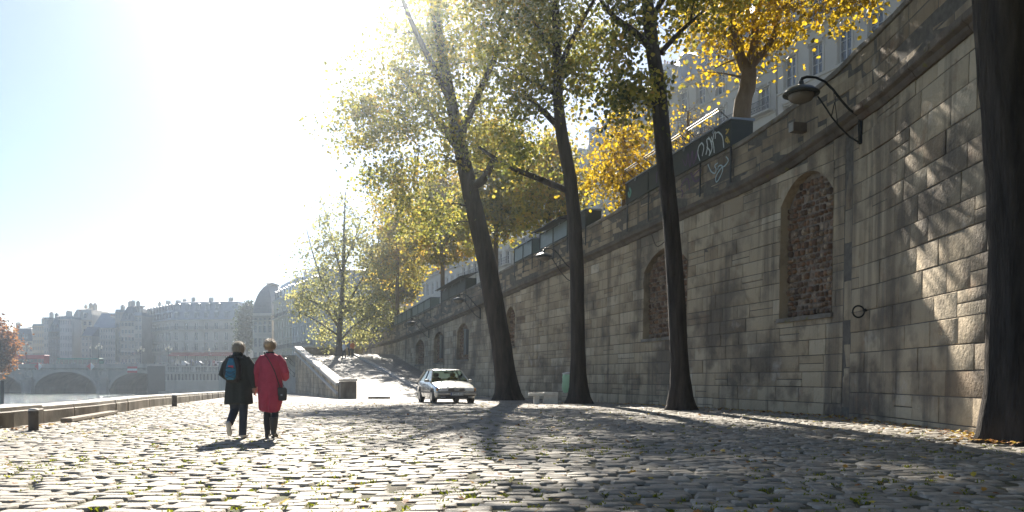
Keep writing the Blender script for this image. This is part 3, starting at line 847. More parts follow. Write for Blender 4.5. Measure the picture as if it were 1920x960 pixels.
    if dorm and kind in ('mansard', 'dome'):
        h1, s1 = roof[1], roof[2]
        for e in range(len(cols)):
            if cols[e] == 0: continue
            a, b = FP[e], FP[(e + 1) % n]; L_ = (b - a).length; u = (b - a) / L_; nr = Vector((u.y, -u.x)); ang = math.atan2(u.y, u.x); pitch = L_ / cols[e]
            w_ = min(ww, pitch * .55); dm = _wincache.get(('dorm', round(w_, 2), dh))
            if dm is None:
                m1 = MB(); m1.box((0, .55, dh / 2), (w_ + .3, 1.1, dh)); m1.loft([[(x * (w_ / 2 + .28), y, dh + z) for x, z in ((-1, .002), (-1, .1), (-.5, .3), (0, .38), (.5, .3), (1, .1), (1, .002))] for y in (-.12, 1.3)])
                m2 = MB(); m2.add([(-w_ / 2, -.012, .15), (w_ / 2, -.012, .15), (w_ / 2, -.012, dh - .12), (-w_ / 2, -.012, dh - .12)], [(0, 1, 2, 3)])
                m3 = m1.mesh('dormer', roofmat); dm = (m3, m2.mesh('dormer_pane', M_glass)); _wincache[('dorm', round(w_, 2), dh)] = dm
            for r_ in range(dorm):
                for c in range(cols[e]):
                    if npart >= 100: break
                    if (c + .5) * pitch < 1 or (c + .5) * pitch > L_ - 1: continue
                    hh = .45 + r_ * 2.4; off = -(s1 * .35 * hh / (h1 * .5)) - .05
                    if hh + dh > h1 + .5: continue
                    p = a + u * ((c + .5) * pitch) + nr * off
                    do = inst(dm[0], ro, 'dormer', mtx=Matrix.Translation((p.x, p.y, eave + hh)) @ Matrix.Rotation(ang, 4, 'Z')); npart += 1
                    wp = inst(dm[1], ro, 'dormer_pane', mtx=Matrix.Translation((p.x, p.y, eave + hh)) @ Matrix.Rotation(ang, 4, 'Z'))
    # chimney stacks
    top = eave + (roof[1] if kind != 'gable' else roof[1] * .5)
    a, b = FP[0], FP[1]
    for k in range(chim):
        t = (k + q.uniform(.1, .9)) / chim if chim > 2 else (k + .02) / max(1, chim - 1) * .96
        e_ = k % max(1, len(cols)); a, b = FP[e_], FP[e_ + 1]; u = (b - a).normalized(); nr = Vector((u.y, -u.x)); t = min(.95, max(.05, t))
        p = a.lerp(b, t) - nr * (q.uniform(1.8, 3.2) if near else q.uniform(3.6, 5.6)); ch = MB(); hgt = q.uniform(.9, 2.0) if kind != 'dome' else .8; ang = math.atan2(u.y, u.x) + math.pi / 2 * (q.random() < .75)
        w2 = q.uniform(1.4, 2.8) if near else q.uniform(.9, 1.7)
        zb_ = eave + .5
        ch.box((p.x, p.y, (zb_ + top + hgt) / 2), (w2, .6, top + hgt - zb_), ang); ch.box((p.x, p.y, top + hgt + .06), (w2 + .16, .76, .118), ang)
        co_ = ch.build('chimney', mat, ro)
        pt_ = MB(); nn = int(w2 / .32)
        for j in range(nn):
            o = (j + .5) / nn * w2 - w2 / 2; pt_.lathe((p.x + math.cos(ang) * o, p.y + math.sin(ang) * o, top + hgt + .12), [(.11, 0), (.09, .3), (.12, .32), (.11, q.uniform(.33, .5))], 7)
        pt_.build('chimney_pots', M_terracotta, ro)
    return root

# ---- distant island buildings, surveyed from the photograph
def far_building(x0, x1, yb, ye, d, floors, nc, **kw):
    h = (yb - ye) * d / F; zb = PZ(yb, d); fl = []
    fh = h / floors
    for k in range(floors): fl.append((fh * k + fh * .28, fh * k + fh * .82))
    dep = kw.pop('dep', 12); sk = kw.pop('skew', 0)
    a, b = (PX(x0, d), d + sk), (PX(x1, d), d)
    foot = [a, b, (b[0] + .5, d + dep), (a[0] - .5, d + dep + sk)]
    return building('apartment_building', kw.pop('label'), foot, [nc], zb, fl, h, kw.pop('mat'), **kw)
DB = 246
L0_, L1_, L2_, L3_, L4_, L5_ = M_limestone
far_building(18, 61, 684, 640, DB + 14, 4, 6, label='distant pale block with dark mansard beyond the orange tree and red bus', mat=L0_, roof=('mansard', 4.2, 1.5, .8), dorm=1, chim=2, seed=1, roofmat=M_slate, balc={3: 'full'})
far_building(61, 82, 684, 611, DB + 8, 6, 5, label='narrow cream distant house with flat roofline behind the red bus', mat=L5_, roof=('flat', .6), chim=2, seed=2)
far_building(82, 91, 684, 598, DB + 3, 6, 2, label='very narrow pale tower-like house beside the dark stone block', mat=L2_, roof=('flat', .5), chim=1, seed=3)
far_building(91, 112, 684, 622, DB, 5, 4, label='dark grey stone house with mansard left of the bright white house', mat=L3_, roof=('mansard', 4.6, 1.5, .8), dorm=1, chim=2, seed=4, roofmat=M_slate, balc={4: 'full'})
far_building(112, 135, 684, 598, DB - 1, 6, 5, label='bright white distant house with flat top and regular windows', mat=L4_, roof=('flat', .7), chim=2, seed=5)
far_building(135, 173, 684, 600, DB + 4, 6, 4, label='tall cream distant house with a stepped attic storey', mat=L5_, roof=('mansard', 3.4, 1.0, .7), dorm=1, chim=3, seed=6, roofmat=L0_)
far_building(152, 172, 684, 630, DB - 6, 5, 3, label='low grey gabled house in front of the tall cream house', mat=L1_, roof=('gable', 3.0), chim=1, seed=7, roofmat=M_slate, dep=8)
far_building(173, 216, 684, 615, DB - 2, 6, 9, label='wide pale house with sloping zinc roof and rows of small windows', mat=L2_, roof=('gable', 5.0), chim=3, seed=8, ww=.9)
far_building(216, 226, 684, 585, DB - 1, 6, 2, label='slim grey house squeezed beside the sloping zinc roof', mat=L1_, roof=('flat', .8), chim=1, seed=9, balc={1: 'full', 4: 'full'})
far_building(226, 252, 684, 602, DB - 4, 6, 4, label='beige house with dark mansard and several iron balconies', mat=L0_, roof=('mansard', 4.4, 1.4, .7), dorm=1, chim=3, seed=10, roofmat=M_slate, balc={1: 'full', 5: 'full', 3: 'some'})
far_building(252, 266, 684, 592, DB - 4, 6, 2, label='narrow pale house touching the big corner block', mat=L1_, roof=('flat', 1.0), chim=2, seed=13, balc={1: 'full'})
def corner_block():
    d = 236; zb = PZ(683, d); h = 83 * d / F
    p0 = (PX(266, d + 20), d + 20); p1 = (PX(321, d), d); p2 = (PX(452, d - 3), d - 3)
    foot = [p0, p1, p2, (p2[0] + 4, d + 22), (p0[0] + 6, d + 30)]
    fl = [(.9, 2.9), (4.0, 6.2), (7.1, 9.3), (10.2, 12.1)]
    building('apartment_building', 'large distant corner block with long blue-grey mansard roof and red cafe awnings', foot, [10, 7], zb, fl, h, L0_, roof=('mansard', 5.4, 2.0, .5), dorm=2, balc={3: 'full', 1: 'each'}, chim=7, seed=14, awning=(1, -.0, .98), ornate=True, dh=1.8)
corner_block()
def dome_blocks():
    d = 192; zb = 4.4
    h = PZ(592, d) - zb
    a, b = (PX(474, d), d), (PX(512, d), d - 1)
    building('apartment_building', 'rounded slate dome roof building standing beyond the woman in red', [a, b, (b[0] + 2, d + 11), (a[0] + 1, d + 12)], [4], zb, [(1, 3), (4.2, 6.4), (7.6, 9.4), (10.6, 12.3), (h - 2.2, h - .5)], h, L0_, roof=('dome', 8.4, 4.4, 1), dorm=1, balc={3: 'full'}, chim=0, seed=21, roofmat=M_slate)
    # facades receding towards the camera, to the right
    segs = [((PX(512, 190), 190.5), (PX(548, 172), 172), 560, 7, L5_, 'cream house with tall windows right of the dome roof'), ((PX(548, 171.8), 171.8), (PX(592, 154), 154), 548, 8, L4_, 'pale house partly behind the slender tree at the ramp top')]
    for i, (p, q_, ye, nc, m, lab) in enumerate(segs):
        dm = (p[1] + q_[1]) / 2; h = PZ(ye, dm) - zb
        fl = [(k * (h / 6) + .8, k * (h / 6) + 2.7) for k in range(6)]
        building('apartment_building', lab, [p, q_, (q_[0] + 12, q_[1] + 5), (p[0] + 12, p[1] + 5)], [nc], zb, fl, h, m, roof=('mansard', 4.0, 1.5, .6), dorm=1, chim=3, seed=30 + i, balc={4: 'full', 1: 'full'})
dome_blocks()
# low plinth for the dome blocks' square
def bank(name, pts, z, mat, lab=None):
    mb = MB(); n = len(pts); mb.add([(x, y, z) for x, y in pts] + [(x, y, WZ - .5) for x, y in pts], [tuple(range(n))] + [(i, i + n, (i + 1) % n + n, (i + 1) % n) for i in range(n)])
    return tag(mb.build(name, mat), kind='structure')
bank('embankment_ground', [(-420, 241), (-93, 241), (-40, 238), (-40, 400), (-420, 400)], 4.2, M_bridge)
bank('square_ground', [(-94, 206.2), (-44, 206.2), (-36, 132), (40, 138), (40, 237.5), (-40, 237.5), (-92.6, 240.5)], 4.25, M_street)

# ---------------------------------------------------------------- upper street buildings
def bx(d): return 47 - .42 * d
def street_buildings():
    spec = [(40.0, 62.5, 8.2, 21.6, M_limestone[0], 9, 'ornate stone building rising behind the near parapet and yellow plane tree', True, 4.2),
            (62.7, 78.0, 8.0, 20.2, M_limestone[1], 6, 'stone building with wrought iron balcony behind the forked quay tree', True, 4.6),
            (78.2, 92.0, 8.0, 18.6, M_limestone[2], 5, 'pale building with curved zinc mansard seen right of the leaning pair of limbs', True, 4.8),
            (92.2, 112., 7.6, 17.4, M_limestone[0], 8, 'building with dark mansard behind the golden street sapling', False, 4.4),
            (112.2, 132., 7.0, 19.0, M_limestone[2], 8, 'pale facade seen through leaves behind the open roofed book stall', False, 4.2),
            (132.2, 156., 6.0, 19.6, M_limestone[4], 9, 'light facade rising behind the long row of closed book stalls', False, 4.4),
            (156.2, 184., 5.4, 20.5, M_limestone[5], 10, 'hazy facade half hidden by the ramp top tree foliage', False, 4.6)]
    for i, (d0, d1, zb, h, m, nc, lab, near, rh) in enumerate(spec):
        p1 = (bx(d0), d0); p0 = (bx(d1), d1)
        foot = [p0, p1, (p1[0] + 12, p1[1] + 5), (p0[0] + 12, p0[1] + 5)]
        nf = 6 if h > 18 else 5; fh = h / nf
        fl = [(k * fh + .75, k * fh + fh * .84) for k in range(nf)]
        building('town_building', lab, foot, [nc], zb, fl, h, m, roof=('mansard', rh, 1.9, .8), ww=1.25, balc={nf - 1: 'full', 1: 'full', nf - 3: 'each'} if i % 2 == 0 else {nf - 2: 'full', 2: 'each'}, dorm=1, chim=3, seed=60 + i, near=near, ornate=True, dh=2.1, roofmat=M_zinc)
street_buildings()

# ---------------------------------------------------------------- bridge
def bridge():
    d0, d1 = 214.0, 240.0
    root = empty('stone_bridge', (-93, d0, WZ), label='low stone arch bridge crossing the river in the distance', cat='bridge', kind='thing'); inv = -root.location
    k = d0 / F; ztop = PZ(689, d0); zpar = PZ(683, d0)
    arches = [(-230, -108), (-96, 42), (64, 180), (206, 312)]   # openings in px
    peaks = [697, 698, 697, 699]
    xs = np.arange(-330, 330, 3.0); xs = sorted(set(list(xs) + [a for ar in arches for a in ar]))
    def under(px):
        for (a, b), pk in zip(arches, peaks):
            if a < px < b:
                t = 2 * (px - a) / (b - a) - 1; zt = PZ(pk, d0); return (WZ + .6) + (zt - WZ - .6) * math.sqrt(max(0, 1 - t * t * .985))
        return WZ - .3
    w = MB()
    def V(px, dd, z): return Vector(((px - 960) * k, dd, z)) + inv
    for a, b in zip(xs[:-1], xs[1:]):
        ua, ub = under(a + .01), under(b - .01)
        w.add([V(a, d0, ua), V(b, d0, ub), V(b, d0, ztop), V(a, d0, ztop)], [(0, 1, 2, 3)])
        w.add([V(a, d1, ua), V(b, d1, ub), V(b, d1, ztop), V(a, d1, ztop)], [(3, 2, 1, 0)])
        w.add([V(a, d0, ua), V(b, d0, ub), V(b, d1, ub), V(a, d1, ua)], [(3, 2, 1, 0)])
    for ar in arches:
        for px in ar: w.add([V(px, d0, WZ - .3), V(px, d0, under(px + (.02 if px == ar[0] else -.02))), V(px, d1, under(px + (.02 if px == ar[0] else -.02))), V(px, d1, WZ - .3)], [(0, 1, 2, 3)])
    w.build('spandrel_wall', M_bridge, root)
    dk = MB(); dk.add([V(-330, d0, ztop - .4), V(330, d0, ztop - .4), V(330, d1, ztop - .4), V(-330, d1, ztop - .4)], [(0, 1, 2, 3)]); dk.build('deck', M_street, root)
    for (dd, nm) in ((d0, 'front'), (d1 - .5, 'back')):
        pr = MB(); pr.box(V(0, dd + .2, (ztop + zpar) / 2), (660 * k, .45, zpar - ztop)); pr.box(V(0, dd + .2, zpar + .07), (660 * k, .6, .14)); pr.build('parapet', M_bridge, root)
    cn = MB(); cn.loft([[V(px, d0 - .0, ztop - .45), V(px, d0 - .5, ztop - .2), V(px, d0 - .5, ztop - .02), V(px, d0 - .0, ztop + .0)] for px in (-330, 330)])
    s = -330
    while s < 330: cn.box(V(s, d0 - .22, ztop - .42), (.35, .4, .3)); s += 6
    cn.build('cornice', M_kerb if False else M_bridge, root)
    for ar, pk in zip(arches, peaks):   # arch rings
        rg = MB(); a, b = ar; n = 24; rr_ = []
        for i in range(n + 1):
            t = -1 + 2 * i / n; px = a + (b - a) * i / n; z = under(min(max(px, a + .01), b - .01)); nx = t * 4.0; z2 = z + .75 * math.sqrt(max(.12, 1 - t * t))
            rr_.append([V(px, d0 - .14, z), V(px + nx, d0 - .14, z2), V(px + nx, d0 + .01, z2), V(px, d0 + .01, z)])
        rg.loft(rr_); rg.build('arch_ring', M_limestone[1], root)
    for c in (-102, 53, 193):
        pi = MB(); r = 11.5
        prof = [(-r, .2), (-r * .8, -.9), (0, -1.9), (r * .8, -.9), (r, .2)]
        for z0, z1, s_ in ((WZ - .3, PZ(714, d0), 1.0), (PZ(714, d0) + .002, PZ(712, d0), 1.18), (PZ(712, d0) + .002, PZ(708, d0), .8)):
            pi.loft([[V(c + x * s_, d0 + y * s_, z) for x, y in prof] for z in (z0, z1)])
        pi.build('pier', M_bridge, root)
        rd = MB(); zc = PZ(701, d0)
        for i in range(24):
            a0, a1 = 2 * math.pi * i / 24, 2 * math.pi * (i + 1) / 24
            f = lambda a_, r_, y: V(c, d0 - y, zc) + Vector((math.cos(a_) * r_, 0, math.sin(a_) * r_))
            rd.add([f(a0, .95, .16), f(a1, .95, .16), f(a1, 1.2, .16), f(a0, 1.2, .16)], [(0, 1, 2, 3)])
            rd.add([f(a0, 1.2, .16), f(a1, 1.2, .16), f(a1, 1.25, 0), f(a0, 1.25, 0)], [(0, 1, 2, 3)])
            rd.add([f(a0, .95, .16), f(a1, .95, .16), f(a1, .9, 0), f(a0, .9, 0)], [(3, 2, 1, 0)])
        rd.ell(V(c, d0 - .05, zc), (.5, .12, .5), 10, 6); rd.build('roundel', M_limestone[1], root)
    return d0, k, ztop, zpar
d0b, kb, zt_b, zp_b = bridge()
DECK = zt_b - .4

def nav_signs():
    d = d0b - .62
    def root(nm, px, py, lab, cat='sign', g=None): return empty(nm, P(px, py, d), label=lab, cat=cat, group=g)
    Mr = pmat('sign_red', (.5, .03, .03), .5); Mw = pmat('sign_white', (.75, .75, .72), .5)
    r = root('barrier_sign', 248, 693, 'red sign with a white bar fixed to the bridge above the right arch')
    mb = MB(); mb.box((0, 0, 0), (2.6, .08, 1.7)); mb.build('board', Mr, r); mb = MB(); mb.box((0, -.045, 0), (2.6, .01, .55)); mb.build('bar', Mw, r)
    for px, lab in ((72, 'red and white diamond sign on the bridge left of the wide arch'), (170, 'red and white diamond sign on the bridge right of the wide arch')):
        r = root('diamond_sign', px, 687, lab, g='diamond signs on the bridge'); s = 1.05
        a = MB(); a.loft([[(-s, y, 0), (0, y, -s), (0, y, s)] for y in (0, .05)]); a.build('red_half', Mr, r)
        a = MB(); a.loft([[(.004, y, -s), (s, y, 0), (.004, y, s)] for y in (0, .05)]); a.build('white_half', Mw, r)
nav_signs()

def balustrade():
    d = 206.0; x0, x1 = PX(310, d), PX(600, d); root = empty('balustrade_wall', (x0, d, WZ), label='distant quay wall with a row of small arched openings and balustrade', cat='wall', kind='thing')
    L_ = x1 - x0; zt = PZ(698, d) - WZ; z0, z1 = PZ(713, d) - WZ, PZ(701, d) - WZ; w = MB(); step = .93; n = int(L_ / step); wd = .5
    w.add([(0, 0, -.5), (L_, 0, -.5), (L_, 0, z0), (0, 0, z0)], [(0, 1, 2, 3)]); w.add([(0, 0, z1), (L_, 0, z1), (L_, 0, zt), (0, 0, zt)], [(0, 1, 2, 3)])
    w.add([(0, .5, -.5), (L_, .5, -.5), (L_, .5, zt), (0, .5, zt)], [(0, 1, 2, 3)]); w.add([(0, 0, zt), (L_, 0, zt), (L_, .5, zt), (0, .5, zt)], [(0, 1, 2, 3)])
    for i in range(n):
        a = i * step; b = a + step - wd; c = a + step
        w.add([(a, 0, z0), (b, 0, z0), (b, 0, z1), (a, 0, z1)], [(0, 1, 2, 3)])
        for k in range(6):   # little arch heads
            t0, t1 = k / 6, (k + 1) / 6; f = lambda t: z1 - .28 * (abs(2 * t - 1) ** 2)
            w.add([(b + wd * t0, 0, f(t0)), (b + wd * t1, 0, f(t1)), (b + wd * t1, 0, z1), (b + wd * t0, 0, z1)], [(0, 1, 2, 3)])
        w.add([(b, 0, z0), (b, 0, z1), (b, .45, z1), (b, .45, z0)], [(0, 1, 2, 3)]); w.add([(c, 0, z0), (c, 0, z1), (c, .45, z1), (c, .45, z0)], [(3, 2, 1, 0)])
    w.build('wall_face', M_limestone[1], root)
    t = MB()
    for z in (z0 - .12, z1 + .15, zt): t.box((L_ / 2, -.12, z), (L_, .3, .16))
    zr = PZ(687, d) - WZ; t.box((L_ / 2, .1, zr), (L_, .4, .22)); t.build('cornice', M_limestone[2], root)
    bl = MB(); x = .2
    while x < L_:
        if int(x / .4) % 9 == 0: bl.box((x, .1, (zt + zr) / 2 - .01), (.38, .34, zr - zt - .28))
        else: bl.lathe((x, .1, zt + .085), [(.09, 0), (.14, .2), (.12, .4), (.06, (zr - zt) * .7), (.1, zr - zt - .2)], 6)
        x += .4
    bl.build('balusters', M_limestone[2], root)
    fo = MB(); fo.box((L_ / 2 + 2, -2.0, PZ(733, d) - WZ - 1.0), (L_ + 4, 4, 2.0)); fo.build('footing', M_bridge, root)
balustrade()
# back quay wall seen under the arches
def back_quay():
    mb = MB(); mb.box((-230, 246, 0.4), (300, .6, 7.4)); q = random.Random(4)
    x = -380
    while x < -95: mb.box((x, 245.5, .6), (.8, .5, 6.9)); x += 9
    mb.box((-230, 245.4, 3.9), (300, .7, .35)); tag(mb.build('quay_embankment_wall', M_limestone[0]), 'pale embankment wall seen through the bridge arches', 'wall', kind='thing')
back_quay()

# ---------------------------------------------------------------- traffic and lamps on the bridge
def bus(px0, px1, ytop, d, lab, dbl, body, name):
    k = d / F; L_ = (px1 - px0) * k; h = PZ(ytop, d) - DECK; r = empty(name, (PX((px0 + px1) / 2, d), d, DECK), label=lab, cat='bus')
    mb = MB(); zb = .35
    if dbl: mb.box((0, 0, zb + .75), (L_, 2.5, 1.5), bev=.12); mb.box((0, 0, zb + 2.95), (L_, 2.5, 1.1), bev=.08); mb.box((-L_ / 2 + .3, 0, 1.9 + zb), (.5, 2.4, 1.1)); mb.box((L_ / 2 - .3, 0, 1.9 + zb), (.5, 2.4, 1.1))
    else: mb.box((0, 0, zb + .55), (L_, 2.5, 1.1), bev=.12); mb.box((0, 0, h - .2), (L_, 2.5, .4), bev=.12); mb.box((-L_ / 2 + .1, 0, 1.6), (.2, 2.4, 1.5)); mb.box((L_ / 2 - .1, 0, 1.6), (.2, 2.4, 1.5))
    mb.build('body', body, r)
    wn = MB(); zc = 2.25 if dbl else (1.45 + h - .4) / 2; wh = 1.0 if dbl else h - .4 - 1.45 - .02
    wn.box((0, 0, zc), (L_ - .3, 2.42, wh)); 
    wn.build('window', M_glass, r)
    ps = MB()
    for i in range(9): ps.box((-L_ / 2 + .7 + i * (L_ - 1.4) / 8, 0, zc), (.08, 2.46, wh))
    ps.build('window_post', body, r)
    for x in (-L_ / 2 + 2.2, L_ / 2 - 2.6):
        w = MB(); w.tube([(x, -1.27, .5), (x, -1.0, .5)], .5, 14); w.build('wheel', M_iron, r)
    if dbl:
        rl = MB(); rl.box((0, -1.2, zb + 3.9), (L_ - .4, .04, .05)); 
        rl.build('top_rail', M_iron, r)
    return r
M_busred = pmat('bus_red', (.45, .03, .035), .35); M_busgreen = pmat('bus_green', (.03, .22, .18), .35); M_van = pmat('white_paint', (.75, .75, .74), .3)
bus(20, 88, 665, 219, 'red open top double decker bus crossing the bridge', True, M_busred, 'double_decker_bus')
bus(111, 190, 671.5, 219, 'single deck green bus crossing the bridge behind pedestrians', False, M_busgreen, 'city_bus')
def van(px0, px1, ytop, d, zb, lab):
    k = d / F; L_ = (px1 - px0) * k; h = (PZ(ytop, d) - zb); r = empty('delivery_van', (PX((px0 + px1) / 2, d), d, zb), label=lab, cat='van')
    mb = MB(); y = 1.0; pr = [(-L_ / 2, .35), (L_ / 2, .35), (L_ / 2, h * .5), (L_ / 2 - .9, h * .58), (L_ / 2 - 1.5, h * .97), (L_ / 2 - 1.8, h), (-L_ / 2 + .1, h), (-L_ / 2, h * .95)]
    mb.loft([[(x, yy, z) for x, z in pr] for yy in (-y, y)]); mb.build('body', M_van, r)
    w = MB(); w.box((L_ / 2 - 2.1, -1.01, h * .75), (.9, .02, h * .28)); w.build('window', M_glass, r)
    for x in (-L_ / 2 + 1, L_ / 2 - 1.1):
        w = MB(); w.tube([(x, -1.03, .36), (x, -.8, .36)], .36, 12); w.build('wheel', M_iron, r)
van(400, 427, 677.5, 212, 4.25, 'white van parked by the balustrade left of the man in the dark coat')
for i, (px, lab, m) in enumerate(((470, 'dark car on the far quay beyond the couple', M_iron), (344, 'pale car in front of the red awnings', M_van), (372, 'silver car beside the white van on the far quay', M_zinc))):
    d = 211; r = empty('far_car', (PX(px, d), d, 4.25), label=lab, cat='car', group='cars on the far quay')
    mb = MB(); pr = [(-2, .3), (2, .3), (2.05, .7), (1.2, .85), (.5, 1.38), (-1.1, 1.42), (-1.8, .9), (-2.05, .8)]
    mb.loft([[(x, yy, z) for x, z in pr] for yy in (-.8, .8)]); mb.build('body', m, r)
    for x in (-1.25, 1.25):
        w = MB(); w.tube([(x, -.83, .32), (x, -.65, .32)], .32, 12); w.build('wheel', M_iron, r)
def lamp_post(px, ytop, d, zb, lab, heads=3, g='lamp posts on the bridge'):
    h = PZ(ytop, d) - zb; r = empty('street_lamp', (PX(px, d), d, zb), label=lab, cat='street lamp', group=g)
    mb = MB(); mb.lathe((0, 0, 0), [(.28, 0), (.26, .5), (.13, .7), (.1, 1.1), (.075, h * .72), (.1, h * .74), (.06, h * .76), (.05, h - .5)], 10)
    for s in ((-1, 1) if heads >= 2 else ()): mb.tube([(0, 0, h * .74), (s * .45, 0, h * .76), (s * .75, 0, h * .82)], .04, 6)
    mb.build('post', M_iron, r)
    for s in ([-1, 1] if heads >= 2 else []) + [0]:
        lx, lz = s * .75, (h * .82 if s else h - .5)
        g_ = MB(); g_.lathe((lx, 0, lz), [(.1, 0), (.2, .1), (.27, .5), (.25, .52)], 8); g_.build('lantern_glass', pmat('lantern_glass', (.8, .78, .7), .2, transl=.5), r)
        c = MB(); c.lathe((lx, 0, lz + .521), [(.3, 0), (.2, .15), (.06, .25), (.03, .4)], 8); c.build('lantern_cap', M_iron, r)
for px, yt, n_, lab in ((41, 648, 1, 'lamp post standing just left of the tallest lamp above the red bus'), (50, 642, 3, 'three headed lamp post rising above the red bus'), (169, 650, 1, 'single headed lamp post above the middle of the green bus roof'), (185, 646, 3, 'three headed lamp post behind the green bus end'),
                       (264, 652, 3, 'lamp post on the bridge before the narrow pale house'), (316, 650, 3, 'lamp post at the bridge end before the corner block'), (392, 655, 1, 'lamp post on the far quay beside the white van')):
    lamp_post(px, yt, 216 if px < 312 else 210, DECK if px < 312 else 4.25, lab, n_)

def tiny_people():
    cols = [(.05, .05, .06), (.3, .06, .05), (.5, .48, .45), (.07, .1, .2), (.2, .17, .13), (.12, .13, .11), (.6, .55, .4)]
    protos = []
    for i, c in enumerate(cols):
        mb = MB(); mb.tube([(0, 0, 1.45), (0, 0, 1.3), (0, 0, .95), (0, 0, .8)], [(.1, .1), (.22, .14), (.17, .12), (.19, .13)], 8)
        for s in (-1, 1):
            mb.tube([(s * .09, 0, .85), (s * .1, s * .08, .45), (s * .1, s * .14, .03)], [.085, .06, .045], 6); mb.tube([(s * .2, 0, 1.38), (s * .26, 0, 1.1), (s * .24, -.08, .85)], [.055, .045, .035], 6)
        mb.ell((0, 0, 1.6), (.095, .11, .13), 8, 6); mb.tube([(0, 0, 1.52), (0, 0, 1.42)], .055, 6)
        protos.append(mb.mesh('person', pmat('walker_cloth_%s' % 'abcdefg'[i], c, .85), True))
    q = random.Random(31)
    def place(n, p0, p1, d, z, lab, g, jy):
        for i in range(n):
            o = bpy.data.objects.new('person', q.choice(protos)); COL.objects.link(o); px = q.uniform(p0, p1); dd = d + q.uniform(0, jy)
            o.location = (PX(px, dd), dd, z); o.rotation_euler = (0, 0, q.uniform(0, 6.3)); s = q.uniform(.92, 1.08); o.scale = (s, s, s); tag(o, lab, 'person', g)
    place(34, 195, 308, d0b + .9, DECK, 'tiny pedestrian leaning or walking behind the bridge parapet right of the green bus', 'pedestrians behind the bridge parapet', 2.0)
    place(16, 95, 195, d0b + .9, DECK, 'tiny pedestrian in front of the green bus on the bridge', 'pedestrians in front of the green bus', 1.6)
    place(10, 20, 92, d0b + .9, DECK, 'tiny pedestrian in front of the red bus on the bridge', 'pedestrians in front of the red bus', 1.6)
    place(26, 312, 470, 207.6, 4.25, 'tiny pedestrian on the far quay behind the balustrade', 'pedestrians behind the far balustrade', 3.0)
    place(8, 24, 84, 219, DECK + 2.1, 'tiny passenger seated on the open top deck of the red bus', 'passengers on the open top deck', .4)
tiny_people()
def river_pole():
    mb = MB(); d = 118; mb.tube([(PX(4, d), d, WZ - .5), (PX(4, d), d, PZ(714, d))], .27, 10); tag(mb.build('mooring_pole', M_iron), 'dark mooring pole standing in the water at the left edge', 'pole')
river_pole()

